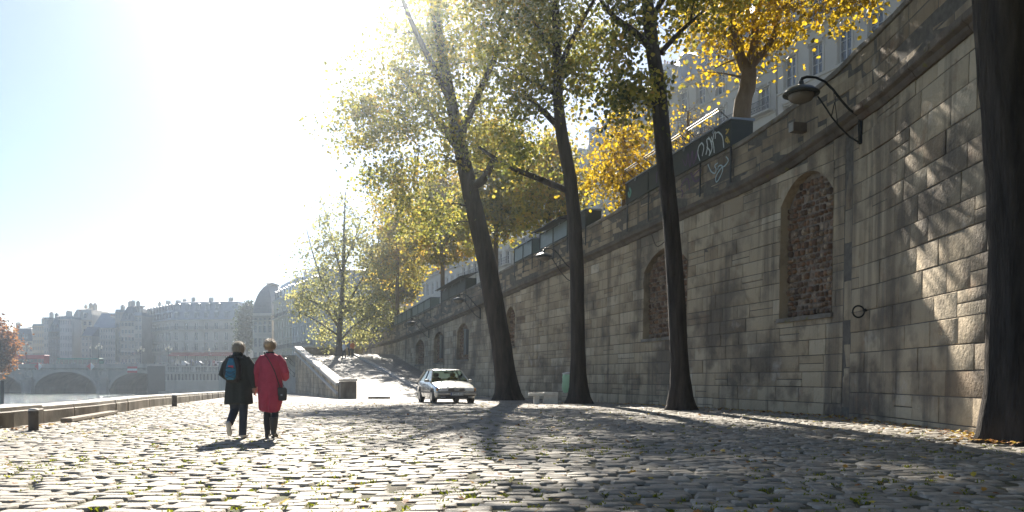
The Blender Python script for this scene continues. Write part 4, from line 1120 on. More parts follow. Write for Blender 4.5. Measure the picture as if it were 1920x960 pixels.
# ---------------------------------------------------------------- trees
def tree(name, label, trunk, limbs=(), blobs=(), leafmat_=None, bark=M_bark, nleaf=8000, lsize=.1, natt=140, seed=1, cat='tree', group=None, tr_n=10, tsig=.32, tintbias=0, minr=.012, fill=.35, flare=1.5, droop=.12, twig=True):
    """trunk: [(x,y,z,r)...]; limbs: the same; blobs: (cx,cy,cz, rx,ry,rz, weight) crown volumes."""
    rg = np.random.default_rng(seed); q = random.Random(seed); b0 = Vector(trunk[0][:3])
    root = empty(name, b0, label=label, cat=cat, group=group, kind='thing')
    mb = MB(); nodes = []; par = []; nr = []
    def smooth(pl, sub=5):
        out = []
        for i in range(len(pl) - 1):
            p0, p1, p2, p3 = [np.array(pl[max(0, min(len(pl) - 1, j))]) for j in (i - 1, i, i + 1, i + 2)]
            for k in range(sub):
                t = k / sub; out.append(.5 * ((2 * p1) + (-p0 + p2) * t + (2 * p0 - 5 * p1 + 4 * p2 - p3) * t * t + (-p0 + 3 * p1 - 3 * p2 + p3) * t ** 3))
        out.append(np.array(pl[-1])); return out
    def addpoly(pl, base=False):
        sp = smooth(pl); pts = []; rs = []
        for i, p in enumerate(sp):
            r = p[3]
            if base:
                hgt = p[2] - sp[0][2]; r *= 1 + (flare - 1) * math.exp(-hgt / .45)
            wob = r * .03
            v = Vector((p[0] + q.uniform(-wob, wob), p[1] + q.uniform(-wob, wob), p[2])) - b0
            pts.append(v); rs.append(r)
        n = tr_n if pl[0][3] > .06 else 6
        if base:   # buttressed, slightly fluted bole
            ns = tr_n * 2; rings = []
            for i, (v, r) in enumerate(zip(pts, rs)):
                hg = v.z - pts[0].z; am = .05 + .13 * math.exp(-hg / .4); rings.append([v + Vector((math.cos(a) * r * (1 + am * math.sin(a * 5 + seed) * .7 + am * .5 * math.sin(a * 3 + seed * 2 + hg)), math.sin(a) * r * (1 + am * math.sin(a * 5 + seed) * .7), 0)) for a in [2 * math.pi * k / ns for k in range(ns)]])
            rings.insert(0, [Vector((v.x * 1.0, v.y * 1.0, v.z - .35)) for v in rings[0]])
            mb.loft(rings)
        else: mb.tube(pts, rs, n)
        for i, (v, r) in enumerate(zip(pts, rs)):
            if (v.z + b0.z) > sp[0][2] + (0.0 if not base else .30 * (sp[-1][2] - sp[0][2])): nodes.append(v); nr.append(r)
    addpoly(trunk, True)
    for l in limbs: addpoly(l)
    # attraction points
    W_ = np.array([b[6] for b in blobs]); W_ = W_ / W_.sum(); att = []
    for i in range(natt):
        b = blobs[rg.choice(len(blobs), p=W_)]; v = rg.normal(size=3); v /= np.linalg.norm(v); r = rg.random() ** (1 / 2.2)
        att.append((Vector((b[0] + v[0] * b[3] * r, b[1] + v[1] * b[4] * r, b[2] + v[2] * b[5] * r)) - b0, min(b[3], b[5])))
    att.sort(key=lambda a: min((a[0] - nodes[k]).length for k in range(0, len(nodes), 3)))
    tips = []
    for a, br in att:
        NP = np.array([tuple(v) for v in nodes]); A = np.array(tuple(a)); dd = np.linalg.norm(NP - A, axis=1) + np.maximum(0, (NP[:, 2] - A[2])) * .9 - np.array(nr) * 2
        k = int(dd.argmin()); s = nodes[k]; L_ = (a - s).length
        if L_ < .15: continue
        r0 = min(nr[k] * .62, .012 + .016 * L_ + .004 * L_ * L_); r0 = max(r0, minr); n = max(3, int(L_ / .5) + 1)
        side = Vector((q.gauss(0, 1), q.gauss(0, 1), q.gauss(0, .6))) * L_ * .07; pts = []; rs = []
        up = Vector((0, 0, 1)) * L_ * .08
        for i in range(n + 1):
            t = i / n; p = s.lerp(a, t) + side * math.sin(t * math.pi) + up * (math.sin(t * math.pi)) + Vector((0, 0, -droop * L_ * t * t * .3)); pts.append(p); rs.append(r0 * (1 - t) + minr * .5 * t)
        mb.tube(pts, rs, 5 if r0 < .05 else 7, caps=False)
        for i in range(1, n + 1): nodes.append(pts[i]); nr.append(rs[i])
        tips.append((pts[-1], 1.0)); 
        if L_ > 1.0: tips.append((pts[int(n * .6)], .6))
        if twig:
            for j in range(2):
                e = pts[-1] + Vector((q.gauss(0, .5), q.gauss(0, .5), q.gauss(-.1, .4))); mb.tube([pts[-2], e], [minr * .7, minr * .3], 4, caps=False); tips.append((e, .8))
    tk = mb.build('trunk', bark, root, smooth=True)
    # leaves around tips in clumps
    TP = np.array([tuple(t[0]) for t in tips]); TW = np.array([t[1] for t in tips]) * rg.uniform(.25, 1.6, len(tips)); TW /= TW.sum()
    k = rg.choice(len(TP), nleaf, p=TW); sg = tsig * rg.uniform(.6, 1.5, len(TP))
    pos = TP[k] + rg.normal(size=(nleaf, 3)) * sg[k][:, None] * np.array([1, 1, .75]); pos[:, 2] -= droop * rg.random(nleaf)
    tb = rg.normal(0, .17, len(TP)); tint = np.clip(.5 + tintbias + tb[k] + rg.normal(0, .14, nleaf), 0, 1)
    sz = lsize * rg.uniform(.6, 1.35, nleaf)
    a = rg.normal(size=(nleaf, 3)); a[:, 2] -= .5; a /= np.linalg.norm(a, axis=1)[:, None]
    b = rg.normal(size=(nleaf, 3)); b -= (b * a).sum(1)[:, None] * a; b /= np.linalg.norm(b, axis=1)[:, None]; c = np.cross(a, b)
    s = sz[:, None]
    # 6-point leaf folded along the midrib
    P0 = pos; P1 = pos + a * s * .25 + b * s * .45 + c * s * .12; P2 = pos + a * s * .7 + b * s * .42 + c * s * .1; P3 = pos + a * s * 1.15; P4 = pos + a * s * .7 - b * s * .42 + c * s * .1; P5 = pos + a * s * .25 - b * s * .45 + c * s * .12
    V = np.stack([P0, P1, P2, P3, P4, P5], 1).reshape(-1, 3); base = (np.arange(nleaf) * 6)[:, None, None]
    Fq = (np.array([[0, 1, 2, 3], [0, 3, 4, 5]])[None] + base).reshape(-1, 4)
    fast_mesh('crown', V, Fq, leafmat_, np.repeat(tint, 2), parent=root)
    return root

def tp(px, py, d, r): v = P(px, py, d); return (v.x, v.y, v.z, r)
def bl(px, py, d, rpx, rpy, rdm, w=1.0):
    v = P(px, py, d); k = d / F; return (v.x, v.y, v.z, rpx * k, rdm, rpy * k, w)
# leaning quay tree beyond the bench
D1 = 43.0
k1 = D1 / F
tree('quay_tree', 'tall quay tree leaning towards the river left of the stone bench', [tp(954, 751, D1, .62), tp(940, 650, D1, .54), tp(925, 560, D1, .54), tp(905, 460, D1, .5), tp(880, 350, D1, .45), tp(862, 270, D1 + .5, .38), tp(842, 170, D1 + .6, .3), tp(822, 60, D1 + 1, .24), tp(800, -80, D1, .15)],
     limbs=[[tp(878, 350, D1, .28), tp(905, 338, D1 - 1, .22), tp(925, 300, D1 - 2, .15)], [tp(868, 290, D1, .26), tp(810, 210, D1 + 2, .2), tp(740, 130, D1 + 3, .13)],
            [tp(860, 260, D1, .24), tp(900, 170, D1 - 1, .18), tp(950, 60, D1 - 2, .1)], [tp(845, 190, D1, .2), tp(780, 60, D1 - 3, .13), tp(740, -40, D1 - 4, .08)]],
     blobs=[bl(800, 190, D1, 150, 150, 4.5, 3), bl(700, 230, D1 + 1, 75, 90, 3, 1.3), bl(800, 80, D1, 95, 90, 4, 1.4), bl(900, 90, D1, 120, 120, 4, 1.8), bl(890, -70, D1, 100, 90, 4, 1.6), bl(780, 390, D1 + 1, 90, 70, 3, 1.1), bl(930, 260, D1, 60, 70, 3, .8), bl(725, 330, D1 + 1, 50, 50, 2.5, .7)],
     leafmat_=M_leaf_green, nleaf=27000, lsize=.14, natt=330, seed=3, tsig=.42, group='quay trees', tintbias=.02)
# straight middle quay tree
D2 = 34.0
tree('quay_tree', 'straight quay tree with a long bare limb reaching left beside the bench', [tp(1087, 758, D2, .40), tp(1084, 650, D2, .31), tp(1082, 520, D2, .30), tp(1078, 420, D2, .29), tp(1068, 330, D2, .28), tp(1052, 240, D2, .25), tp(1045, 150, D2, .2), tp(1043, 40, D2, .16), tp(1030, -110, D2, .1)],
     limbs=[[tp(1066, 358, D2, .14), tp(1010, 335, D2 + .5, .13), tp(950, 310, D2 + 1, .1), tp(898, 276, D2 + 1.5, .06)], [tp(1054, 245, D2, .15), tp(1020, 210, D2, .12), tp(985, 178, D2, .08)], [tp(1050, 180, D2, .12), tp(1010, 160, D2, .09), tp(975, 140, D2, .06)],
            [tp(1047, 130, D2, .13), tp(1080, 60, D2 - 1, .1), tp(1120, -10, D2 - 1.5, .06)], [tp(1045, 110, D2, .12), tp(1000, 40, D2, .08), tp(960, -20, D2, .05)]],
     blobs=[bl(1040, 60, D2, 95, 100, 3.2, 1.9), bl(960, 30, D2, 85, 100, 3, 1.3), bl(1100, 0, D2, 80, 90, 3, 1.0), bl(1030, -140, D2, 160, 110, 4, 4.5), bl(985, 165, D2, 60, 55, 2, 1), bl(1085, 130, D2, 40, 60, 2, .6), bl(985, 290, D2, 40, 40, 1.5, .25)],
     leafmat_=M_leaf_green, nleaf=19000, lsize=.13, natt=260, seed=5, tsig=.36, group='quay trees', tintbias=-.04)
# near middle quay tree (two stems grown together)
D3 = 25.6
tree('quay_tree', 'quay tree with fused double stem in front of the second arched niche', [tp(1277, 772, D3, .38), tp(1274, 680, D3, .29), tp(1268, 560, D3, .28), tp(1258, 420, D3, .26), tp(1246, 290, D3, .25), tp(1236, 180, D3, .24), tp(1222, 80, D3, .22), tp(1212, -20, D3, .18), tp(1200, -160, D3, .12)],
     limbs=[[tp(1262, 520, D3 - .15, .12), tp(1250, 400, D3 - .2, .13), tp(1238, 300, D3 - .2, .13), tp(1228, 190, D3 - .1, .12)],
            [tp(1232, 105, D3, .12), tp(1190, 60, D3 - .4, .10), tp(1150, 30, D3 - .8, .08), tp(1120, -10, D3 - 1, .05)], [tp(1238, 100, D3, .09), tp(1275, 60, D3, .07), tp(1320, 20, D3, .04)],
            [tp(1220, 40, D3, .1), tp(1260, -30, D3 - .5, .08), tp(1330, -110, D3 - 1, .05)], [tp(1250, 450, D3, .02), tp(1232, 462, D3 - .3, .014), tp(1222, 440, D3 - .5, .01)]],
     blobs=[bl(1160, 60, D3, 60, 75, 2.0, 1.0), bl(1270, 30, D3, 65, 40, 1.8, .7), bl(1150, -90, D3, 120, 80, 3, 2), bl(1310, -80, D3, 100, 70, 2.6, 1.6), bl(890, -85, D3, 75, 60, 2.4, 2.4), bl(980, -110, D3, 110, 80, 3.0, 4.0), bl(1080, -230, D3, 140, 90, 3.4, 3.4), bl(930, -290, D3, 120, 80, 3, 2.0), bl(1180, 170, D3, 45, 45, 1.4, .6), bl(1400, -190, D3 - 2, 90, 80, 2.4, 1.0), (7.4, 25.6, 15.0, 2.6, 2.4, 1.7, 4.0), (6.8, 30.5, 18.4, 2.6, 2.4, 2.0, 2.6), (7.9, 20.5, 13.2, 2.4, 2.4, 1.6, 1.4), (5.0, 19.0, 13.5, 2.4, 2.6, 1.8, 1.6), (8.2, 17.0, 12.3, 2.4, 2.2, 1.4, 3.0), bl(1240, -210, D3, 130, 90, 3.4, 1.8), bl(1233, 490, D3 - .5, 12, 50, .3, .10)],  # several unseen blobs above the view are added to shade setts and parapet
     leafmat_=M_leaf_olive, nleaf=46000, lsize=.115, natt=270, seed=8, tsig=.33, group='quay trees', tintbias=-.02)
# big near tree at the right edge
D4 = 12.5
tree('quay_tree', 'massive dark quay tree with furrowed bark at the right edge of the quay', [tp(1915, 832, D4, .50), tp(1912, 700, D4, .455), tp(1913, 500, D4, .44), tp(1905, 300, D4, .44), tp(1893, 120, D4, .44), tp(1882, -20, D4, .43), tp(1870, -250, D4, .38), tp(1850, -600, D4, .28), tp(1840, -900, D4 + .3, .15)],
     limbs=[[tp(1870, -330, D4, .2), tp(1700, -560, D4 + 1, .14), tp(1560, -700, D4 + 2, .08)], [tp(1860, -450, D4, .2), tp(2050, -650, D4 - 1, .12), tp(2150, -800, D4 - 1, .08)]],
     blobs=[(8.5, 9, 11, 4.5, 4.0, 2.2, 2), (4.5, 6, 10.5, 4, 5, 2, 2), (10, 2, 10, 4, 5, 2, 2), (2, 0, 10.5, 4.5, 5, 2, 2), (6, -5, 10, 5, 4, 2, 1.5), (5, 9, 10.5, 3.5, 3, 1.8, 1.4), (13, 6, 12, 4, 7, 3, 2)], leafmat_=M_leaf_green, nleaf=42000, lsize=.2, natt=260, seed=12, tsig=.5, group='quay trees', tr_n=18, flare=1.22)  # unseen crown spread overhead, shaped to darken the right foreground
# street trees behind the parapet
DU = 30.5
zs = ptf(26) - 1.0
tree('plane_tree', 'golden plane tree with pale mottled trunk standing on the street above the wall', [(PX(1392, DU), DU, zs, .36), tp(1390, 215, DU, .33), tp(1400, 165, DU, .31), tp(1404, 130, DU, .28)],
     limbs=[[tp(1402, 140, DU, .22), tp(1380, 80, DU, .18), tp(1370, 10, DU, .13), tp(1360, -90, DU, .08)], [tp(1403, 135, DU, .2), tp(1415, 80, DU, .16), tp(1420, 20, DU, .11), tp(1460, -60, DU, .07)],
            [tp(1404, 130, DU, .16), tp(1450, 70, DU, .12), tp(1470, 10, DU - .5, .08), tp(1560, -40, DU - 1, .05)]],
     blobs=[bl(1400, 60, DU, 90, 60, 2.4, 1.8), bl(1360, 0, DU, 90, 60, 2.4, 1.6), bl(1470, 10, DU - 1, 70, 40, 1.6, 1.0), bl(1590, 0, DU - 3, 80, 28, 1.3, 1.3), bl(1440, -90, DU - 1, 150, 60, 2.4, 1.2), bl(1340, 120, DU, 50, 45, 1.6, .35), bl(1300, 50, DU + 1, 60, 50, 2, .9)],
     leafmat_=M_leaf_gold, bark=M_bark_plane, nleaf=4600, lsize=.14, natt=190, seed=15, tsig=.30, group='street trees above the wall', tintbias=.0)
def street_tree(px, d, ytop, ybot, wpx, seed, lab, mat, n, ls, tb=0.0, bark=M_bark_plane, lean=0, group='street trees above the wall'):
    zs = ptf(min(d, 128)) - 1.0; r = .05 + .0045 * (PZ(ytop, d) - zs) * 2.4; yc = (ytop + ybot) / 2; x = PX(px, d)
    tree('plane_tree' if mat is not M_leaf_rust else 'autumn_tree', lab, [(x, d, zs, r), tp(px + lean * .3, yc + (ybot - ytop) * .2, d, r * .8), tp(px + lean * .7, yc - (ybot - ytop) * .1, d, r * .6), tp(px + lean, ytop + (ybot - ytop) * .12, d, r * .25)],
         blobs=[bl(px + lean * .5, yc, d, wpx * .42, (ybot - ytop) * .42, wpx * .4 * d / F, 3), bl(px - wpx * .22, yc + (ybot - ytop) * .2, d, wpx * .28, (ybot - ytop) * .25, 2, 1.2), bl(px + wpx * .24, yc + (ybot - ytop) * .15, d, wpx * .26, (ybot - ytop) * .28, 2, 1.2), bl(px + lean, ytop + (ybot - ytop) * .22, d, wpx * .22, (ybot - ytop) * .2, 2, 1)],
         leafmat_=mat, bark=bark, nleaf=n, lsize=ls, natt=150, seed=seed, tsig=.36, tintbias=tb, group=group)
street_tree(1170, 39, 190, 400, 150, 21, 'slender golden sapling glowing in front of the mansard roofs', M_leaf_gold, 3000, .15, .0)
street_tree(1290, 37, 190, 330, 130, 22, 'small yellow green tree just behind the graffitied book stall', M_leaf_gold, 600, .12, .1)
street_tree(1030, 52, 230, 430, 140, 23, 'yellowing plane tree behind the roofed stall by the straight quay tree', M_leaf_olive, 6000, .19, .08)
street_tree(930, 62, 220, 470, 170, 24, 'green and gold plane tree behind the leaning quay tree', M_leaf_olive, 14000, .21, .0)
street_tree(830, 74, 300, 510, 150, 25, 'pale green plane tree left of the leaning trunk above the stalls', M_leaf_olive, 12000, .22, .1)
street_tree(745, 88, 330, 560, 130, 26, 'amber tinged plane tree beyond the far book stalls', M_leaf_olive, 9000, .22, .12)
street_tree(738, 110, 400, 590, 90, 27, 'far green plane tree near the end of the embankment wall', M_leaf_olive, 11000, .3, .0)
# tree at the top of the ramp
DR = 83.5; zr = rampz(85)
tree('ramp_tree', 'open crowned slender tree standing at the top of the cobbled ramp', [(PX(637, DR), DR, zr, .36), tp(636, 630, DR, .27), tp(640, 580, DR, .25), tp(643, 520, DR, .2), tp(645, 460, DR, .15), tp(646, 400, DR, .08), tp(648, 360, DR, .04)],
     limbs=[[tp(636, 615, DR, .16), tp(610, 580, DR, .12), tp(575, 560, DR, .08), tp(552, 548, DR, .04)], [tp(637, 605, DR, .15), tp(610, 545, DR + 1, .1), tp(588, 480, DR + 1, .06), tp(575, 430, DR + 1, .03)], [tp(640, 590, DR, .15), tp(675, 530, DR, .1), tp(700, 480, DR, .05)],
            [tp(637, 640, DR, .12), tp(665, 610, DR - 1, .08), tp(700, 590, DR - 1, .05)], [tp(643, 520, DR, .12), tp(625, 460, DR, .07), tp(612, 400, DR, .03)], [tp(644, 500, DR, .1), tp(668, 440, DR, .06), tp(680, 400, DR, .03)], [tp(636, 630, DR, .13), tp(590, 600, DR, .07), tp(560, 585, DR, .04)]],
     blobs=[bl(640, 440, DR, 55, 75, 3.6, 2), bl(600, 500, DR, 55, 65, 3.6, 1.6), bl(690, 500, DR, 50, 65, 3.6, 1.6), bl(570, 560, DR, 38, 36, 2.5, 1.1), bl(700, 590, DR, 38, 40, 2.5, 1.3), bl(640, 570, DR, 60, 45, 3.2, 1.3), bl(612, 630, DR + 3, 26, 20, 1.5, .4), bl(670, 630, DR + 3, 26, 18, 1.5, .5)],
     leafmat_=M_leaf_pale, bark=M_bark_far, nleaf=8000, lsize=.23, natt=300, seed=31, tsig=.5, minr=.03, tintbias=.05)
DT = 150
tree('autumn_tree', 'rust coloured autumn tree over the river at the left edge', [(PX(-26, DT), DT, -1.5, .6), tp(-28, 690, DT, .5), tp(-25, 640, DT, .35), tp(-20, 600, DT, .15)],
     blobs=[bl(-22, 650, DT, 46, 46, 5, 3), bl(-14, 620, DT, 24, 40, 3, 1.2), bl(0, 668, DT, 22, 22, 2.5, 1)], leafmat_=M_leaf_rust, nleaf=9000, lsize=.42, natt=130, seed=41, tsig=.8, minr=.06, bark=M_bark_far)
DP = 214
tree('poplar_tree', 'tall narrow green tree between the corner block and the dome roof', [(PX(463, DP), DP, 4.2, .4), tp(463, 640, DP, .35), tp(463, 600, DP, .25), tp(463, 568, DP, .08)],
     blobs=[bl(463, 610, DP, 14, 45, 2.2, 3), bl(467, 582, DP, 9, 20, 1.4, 1), bl(458, 640, DP, 12, 20, 1.8, 1)], leafmat_=M_leaf_far, nleaf=5500, lsize=.5, natt=100, seed=43, tsig=.7, minr=.05, bark=M_bark_far)

# ---------------------------------------------------------------- things fixed to the wall
def on_wall(px, py, off=0.0):
    s = s_px(px); d = d_of_s(s); return wpt(s, off, PZ(py, d))
def stall(px0, px1, kind, lab, panels=3, hh=.84, pale=False, drop=.9, rack=0, mat=None):
    s0, s1 = s_px(px1), s_px(px0)     # s0 nearest
    zb = min(ptf(d_of_s(s0)), ptf(d_of_s(s1))) - .02 if s1 - s0 < 3 else None
    o = wpt(s0, 0, ptf(d_of_s(s0))); root = empty('book_stall', o, label=lab, cat='book stall', group='book stalls on the parapet'); inv = -o
    Z = lambda s: (ptf(d_of_s(s)) if zb is None else zb + .02) + .004
    def Q(s, off, dz): s_ = s; p = wpt(s_, off, Z(s_) + dz); return p + inv
    m = mat or (M_boxpale if pale else M_boxgreen)
    n = 4; sv = [s0 + (s1 - s0) * i / n for i in range(n + 1)]
    b = MB(); b.loft([[Q(s, .09, -.06), Q(s, .09, hh), Q(s, -.72, hh), Q(s, -.72, .0), Q(s, .055, .0), Q(s, .055, -.06)] for s in sv]); b.build('box', m, root)
    fr = MB()
    for i in range(panels + 1):
        s = s0 + (s1 - s0) * i / panels; s = min(max(s, s0 + .03), s1 - .03)
        fr.loft([[Q(v, .093, -.05), Q(v, .12, -.05), Q(v, .12, hh - .01), Q(v, .093, hh - .01)] for v in (s - .03, s + .03)])
    for z0, z1 in ((-.06, .0), (hh - .07, hh - .01)): fr.loft([[Q(v, .121, z0), Q(v, .135, z0), Q(v, .135, z1), Q(v, .121, z1)] for v in sv])
    fr.build('frame', M_boxgreen, root)
    for i in range(panels + 1):
        s = s0 + (s1 - s0) * i / panels; s = min(max(s, s0 + .06), s1 - .06)
        st = MB(); st.loft([[Q(v, .055, -.07), Q(v, .085, -.07), Q(v, .085, -drop), Q(v, .055, -drop)] for v in (s - .035, s + .035)]); st.build('strap', M_iron, root)
    lk = MB()
    for i in range(panels):
        s = s0 + (s1 - s0) * (i + .5) / panels
        lk.loft([[Q(v, .14, hh - .12), Q(v, .17, hh - .12), Q(v, .17, hh + .02), Q(v, .14, hh + .02)] for v in (s - .025, s + .025)])
        lk.loft([[Q(v, .171, hh - .16), Q(v, .2, hh - .16), Q(v, .2, hh - .09), Q(v, .171, hh - .09)] for v in (s - .035, s + .035)])
    lk.build('padlock', M_zinc, root)
    ld = MB()
    if kind == 'closed':
        ld.loft([[Q(s, .15, hh + .004), Q(s, .15, hh + .05), Q(s, -.76, hh + .09), Q(s, -.76, hh + .004)] for s in (s0 - .04, (s0 + s1) / 2, s1 + .04)]); ld.build('lid', M_zinc, root)
    else:
        ld.loft([[Q(s, .62, hh + .02), Q(s, .62, hh + .07), Q(s, -.80, hh + .47), Q(s, -.80, hh + .42)] for s in (s0 - .1, (s0 + s1) / 2, s1 + .1)]); ld.build('open_lid', M_boxgreen, root)
        pr = MB()
        for s in (s0 + .1, s1 - .1): pr.tube([Q(s, .06, hh), Q(s, .5, hh + .05)], .018, 6); pr.tube([Q(s, -.7, hh), Q(s, -.7, hh + .42)], .02, 6)
        pr.build('lid_prop', M_iron, root)
    for (f0, f1) in ([] if not rack else [(.04, .30), (.36, .50), (.60, .72), (.80, .94)][:rack]):
        a, c = s0 + (s1 - s0) * f0, s0 + (s1 - s0) * f1; r = MB(); hgt = .62
        for s in (a, c): r.tube([Q(s, -.05, hh + .08), Q(s, .42, hh + .08 + hgt * .55)], .018, 6); 
        r.tube([Q(a, .42, hh + .08 + hgt * .55), Q(c, .42, hh + .08 + hgt * .55)], .026, 6); r.tube([Q(a, .36, hh + .08 + hgt * .47), Q(c, .36, hh + .08 + hgt * .47)], .018, 6)
        r.tube([Q((a + c) / 2, .36, hh + .4), Q((a + c) / 2, -.3, hh + .08)], .014, 6)
        r.build('lid_rack', M_iron, root)
    return root, Q, s0, s1, hh
sA = stall(1172, 1367, 'closed', 'long dark green book stall covered in painted scrawls, near the forked quay tree', panels=4, drop=1.25, rack=4)
stall(1010, 1062, 'open', 'book stall with raised roof-like lid just left of the straight quay tree', panels=2, pale=True)
stall(962, 996, 'closed', 'small closed book stall between the raised lid stall and the leaning quay tree', panels=2, pale=True)
stall(826, 872, 'open', 'book stall with raised lid above the lamp left of the leaning quay tree', panels=3)
stall(772, 806, 'closed', 'longest pale panelled closed book stall, nearer half of the row', panels=3, pale=True)
stall(738, 770, 'closed', 'pale panelled closed book stall, farther half of the row', panels=4, pale=True)
stall(706, 729, 'open', 'far book stall with slightly raised dark lid', panels=2)
stall(678, 700, 'closed', 'farthest closed green book stall beside the ramp top people', panels=3)
stall(1079, 1096, 'closed', 'short closed book stall hidden mostly behind the straight quay tree', panels=1)

def graffiti():
    paints = {'w': pmat('paint_white', (.6, .66, .66), .6), 'b': pmat('paint_pale_blue', (.42, .52, .54), .6), 'y': pmat('paint_ochre', (.5, .36, .05), .6), 'p': pmat('paint_purple', (.11, .05, .13), .6), 't': pmat('paint_teal', (.13, .32, .25), .6)}
    S = [('w', 'box', [(600, 405), (585, 350), (590, 300), (612, 270)]), ('w', 'box', [(612, 270), (628, 300), (620, 370)]), ('w', 'box', [(645, 360), (655, 300), (650, 245), (672, 240)]), ('w', 'box', [(650, 300), (676, 330), (672, 362)]),
         ('w', 'box', [(672, 240), (690, 300), (682, 350), (670, 365)]), ('w', 'box', [(688, 225), (704, 290), (710, 352)]), ('w', 'box', [(660, 228), (690, 260), (700, 205), (716, 190), (712, 240)]), ('w', 'box', [(735, 190), (765, 225), (782, 312)]), ('w', 'box', [(718, 196), (735, 190), (750, 200)]),
         ('b', 'wall', [(640, 430), (662, 480), (690, 498), (700, 470), (690, 440), (715, 420)]), ('b', 'wall', [(775, 372), (792, 400), (765, 440), (735, 460), (700, 520), (705, 560), (722, 548), (752, 480), (745, 440), (720, 445), (716, 470)]),
         ('y', 'box', [(790, 170), (812, 180), (792, 205), (818, 165)]), ('y', 'box', [(812, 230), (790, 245), (800, 262), (818, 252), (800, 235), (826, 268)]), ('y', 'box', [(800, 222), (808, 275)]),
         ('p', 'box', [(470, 395), (495, 440), (510, 350), (525, 455), (545, 330), (555, 430), (580, 325), (570, 400)]), ('p', 'box', [(280, 570), (280, 500), (300, 452)]), ('p', 'wall', [(440, 610), (455, 565), (492, 540), (505, 625)]),
         ('p', 'wall', [(510, 490), (530, 540), (552, 560), (580, 530), (590, 465), (560, 490), (530, 520)]), ('p', 'wall', [(275, 610), (290, 640), (325, 655)]), ('p', 'wall', [(445, 680), (455, 640), (440, 620)]),
         ('t', 'box', [(66, 640), (72, 672), (84, 640), (74, 610)])]
    q = random.Random(3); roots = {'box': empty('painted_tag', on_wall(1330, 270, .14), label='white, purple and ochre painted scrawl on the dark book stall front', cat='graffiti'),
                  'wall': empty('painted_tag', on_wall(1335, 320, 0), label='pale blue and purple painted scrawl on the parapet under the dark book stall', cat='graffiti')}
    for (c, where, pts) in S:
        pl = [on_wall(1160 + x / 4, 200 + y / 4, .128 if where == 'box' else .012) for x, y in pts]
        sm = []
        for i in range(len(pl) - 1):
            p0, p1, p2, p3 = [pl[max(0, min(len(pl) - 1, j))] for j in (i - 1, i, i + 1, i + 2)]
            for k in range(5):
                t = k / 5; sm.append(.5 * ((2 * p1) + (-p0 + p2) * t + (2 * p0 - 5 * p1 + 4 * p2 - p3) * t * t + (-p0 + 3 * p1 - 3 * p2 + p3) * t ** 3))
        sm.append(pl[-1]); n = wnorm(s_px(1330)); vs = []; w = .026 if c != 't' else .07
        for i, p in enumerate(sm):
            t = (sm[min(i + 1, len(sm) - 1)] - sm[max(i - 1, 0)]).normalized(); side = t.cross(n).normalized() * (w * q.uniform(.75, 1.2)); 
            vs += [p + side - roots[where].location, p - side - roots[where].location, p - side * .9 + n * .004 - roots[where].location, p + side * .9 + n * .004 - roots[where].location]
        mb = MB(); mb.loft([vs[i * 4:i * 4 + 4] for i in range(len(sm))]); mb.build('paint_stroke', paints[c], roots[where])
graffiti()

def wall_lamp():
    root = empty('wall_lamp')
    br = MB(); br.box((.03, 0, .39), (.05, .13, .84), bev=.012); br.tube([(.05, 0, .02), (.12, 0, .02)], .045, 8); br.tube([(.05, 0, .74), (.12, 0, .74)], .045, 8)
    br.tube([(.075, 0, .05), (.09, .0, .4), (.075, 0, .74)], .022, 6); br.build('bracket', M_iron, root, angle=40)
    ar = MB(); up = [(.08, 0, .76), (.36, 0, .94), (.62, 0, 1.22), (.84, 0, 1.50), (1.08, 0, 1.72), (1.34, 0, 1.83), (1.60, 0, 1.84), (1.73, 0, 1.79), (1.76, 0, 1.68)]
    ar.tube(up, [.035] * 6 + [.04, .045, .05], 8); ar.tube([(.08, 0, .02), (.34, 0, .16), (.64, 0, .44), (.86, 0, .70), (1.1, 0, 1.05), (1.285, 0, 1.30)], .024, 7)
    ar.tube([(.70, 0, .52), (.82, 0, 1.46)], .012, 6); ar.tube([(.88, 0, .74), (.74, 0, 1.36)], .016, 6); ar.build('arm', M_iron, root, smooth=True)
    hd = MB(); hd.lathe((1.76, 0, 1.36), [(.50, -.03), (.505, 0), (.48, .03), (.46, .05), (.36, .13), (.22, .19), (.10, .22), (.07, .27), (.075, .33), (.05, .36)], 28); hd.build('lamp_shade', pmat('lamp_shade_green', (.018, .026, .024), .35, spec=.6), root, smooth=True)
    gl = MB(); gl.lathe((1.76, 0, 1.329), [(.36, 0), (.355, -.06), (.30, -.15), (.2, -.20), (.05, -.225)], 24); gl.build('glass_bowl', M_lampglass, root, smooth=True)
    rm = MB()
    for k in range(20):
        a0, a1 = 2 * math.pi * k / 20, 2 * math.pi * (k + 1) / 20
        rm.tube([(1.76 + .37 * math.cos(a0), .37 * math.sin(a0), 1.325), (1.76 + .37 * math.cos(a1), .37 * math.sin(a1), 1.325)], .02, 5)
    rm.build('rim', M_iron, root, smooth=True)
    return root
lampP = wall_lamp()
def place_lamp(o, px, py, lab, s=None):
    s = s or s_px(px); d = d_of_s(s); n = wnorm(s); o.location = wpt(s, 0, PZ(py, d)); o.rotation_euler = (0, 0, math.atan2(n.y, n.x)); tag(o, lab, 'wall lamp', 'bracket lamps along the embankment wall')
place_lamp(lampP, 1606, 268, 'big dark bracket lamp on the near wall right of the large arched niche')
lampP.scale = (.9, .9, .9)
for px, py, lab in ((1070, 529, 'bracket lamp peeking out left of the straight quay tree'), (899, 597, 'bracket lamp above the niche left of the leaning quay tree'), (803, 633, 'farthest bracket lamp above the parked car')):
    place_lamp(copy_tree(lampP), px, py, lab)
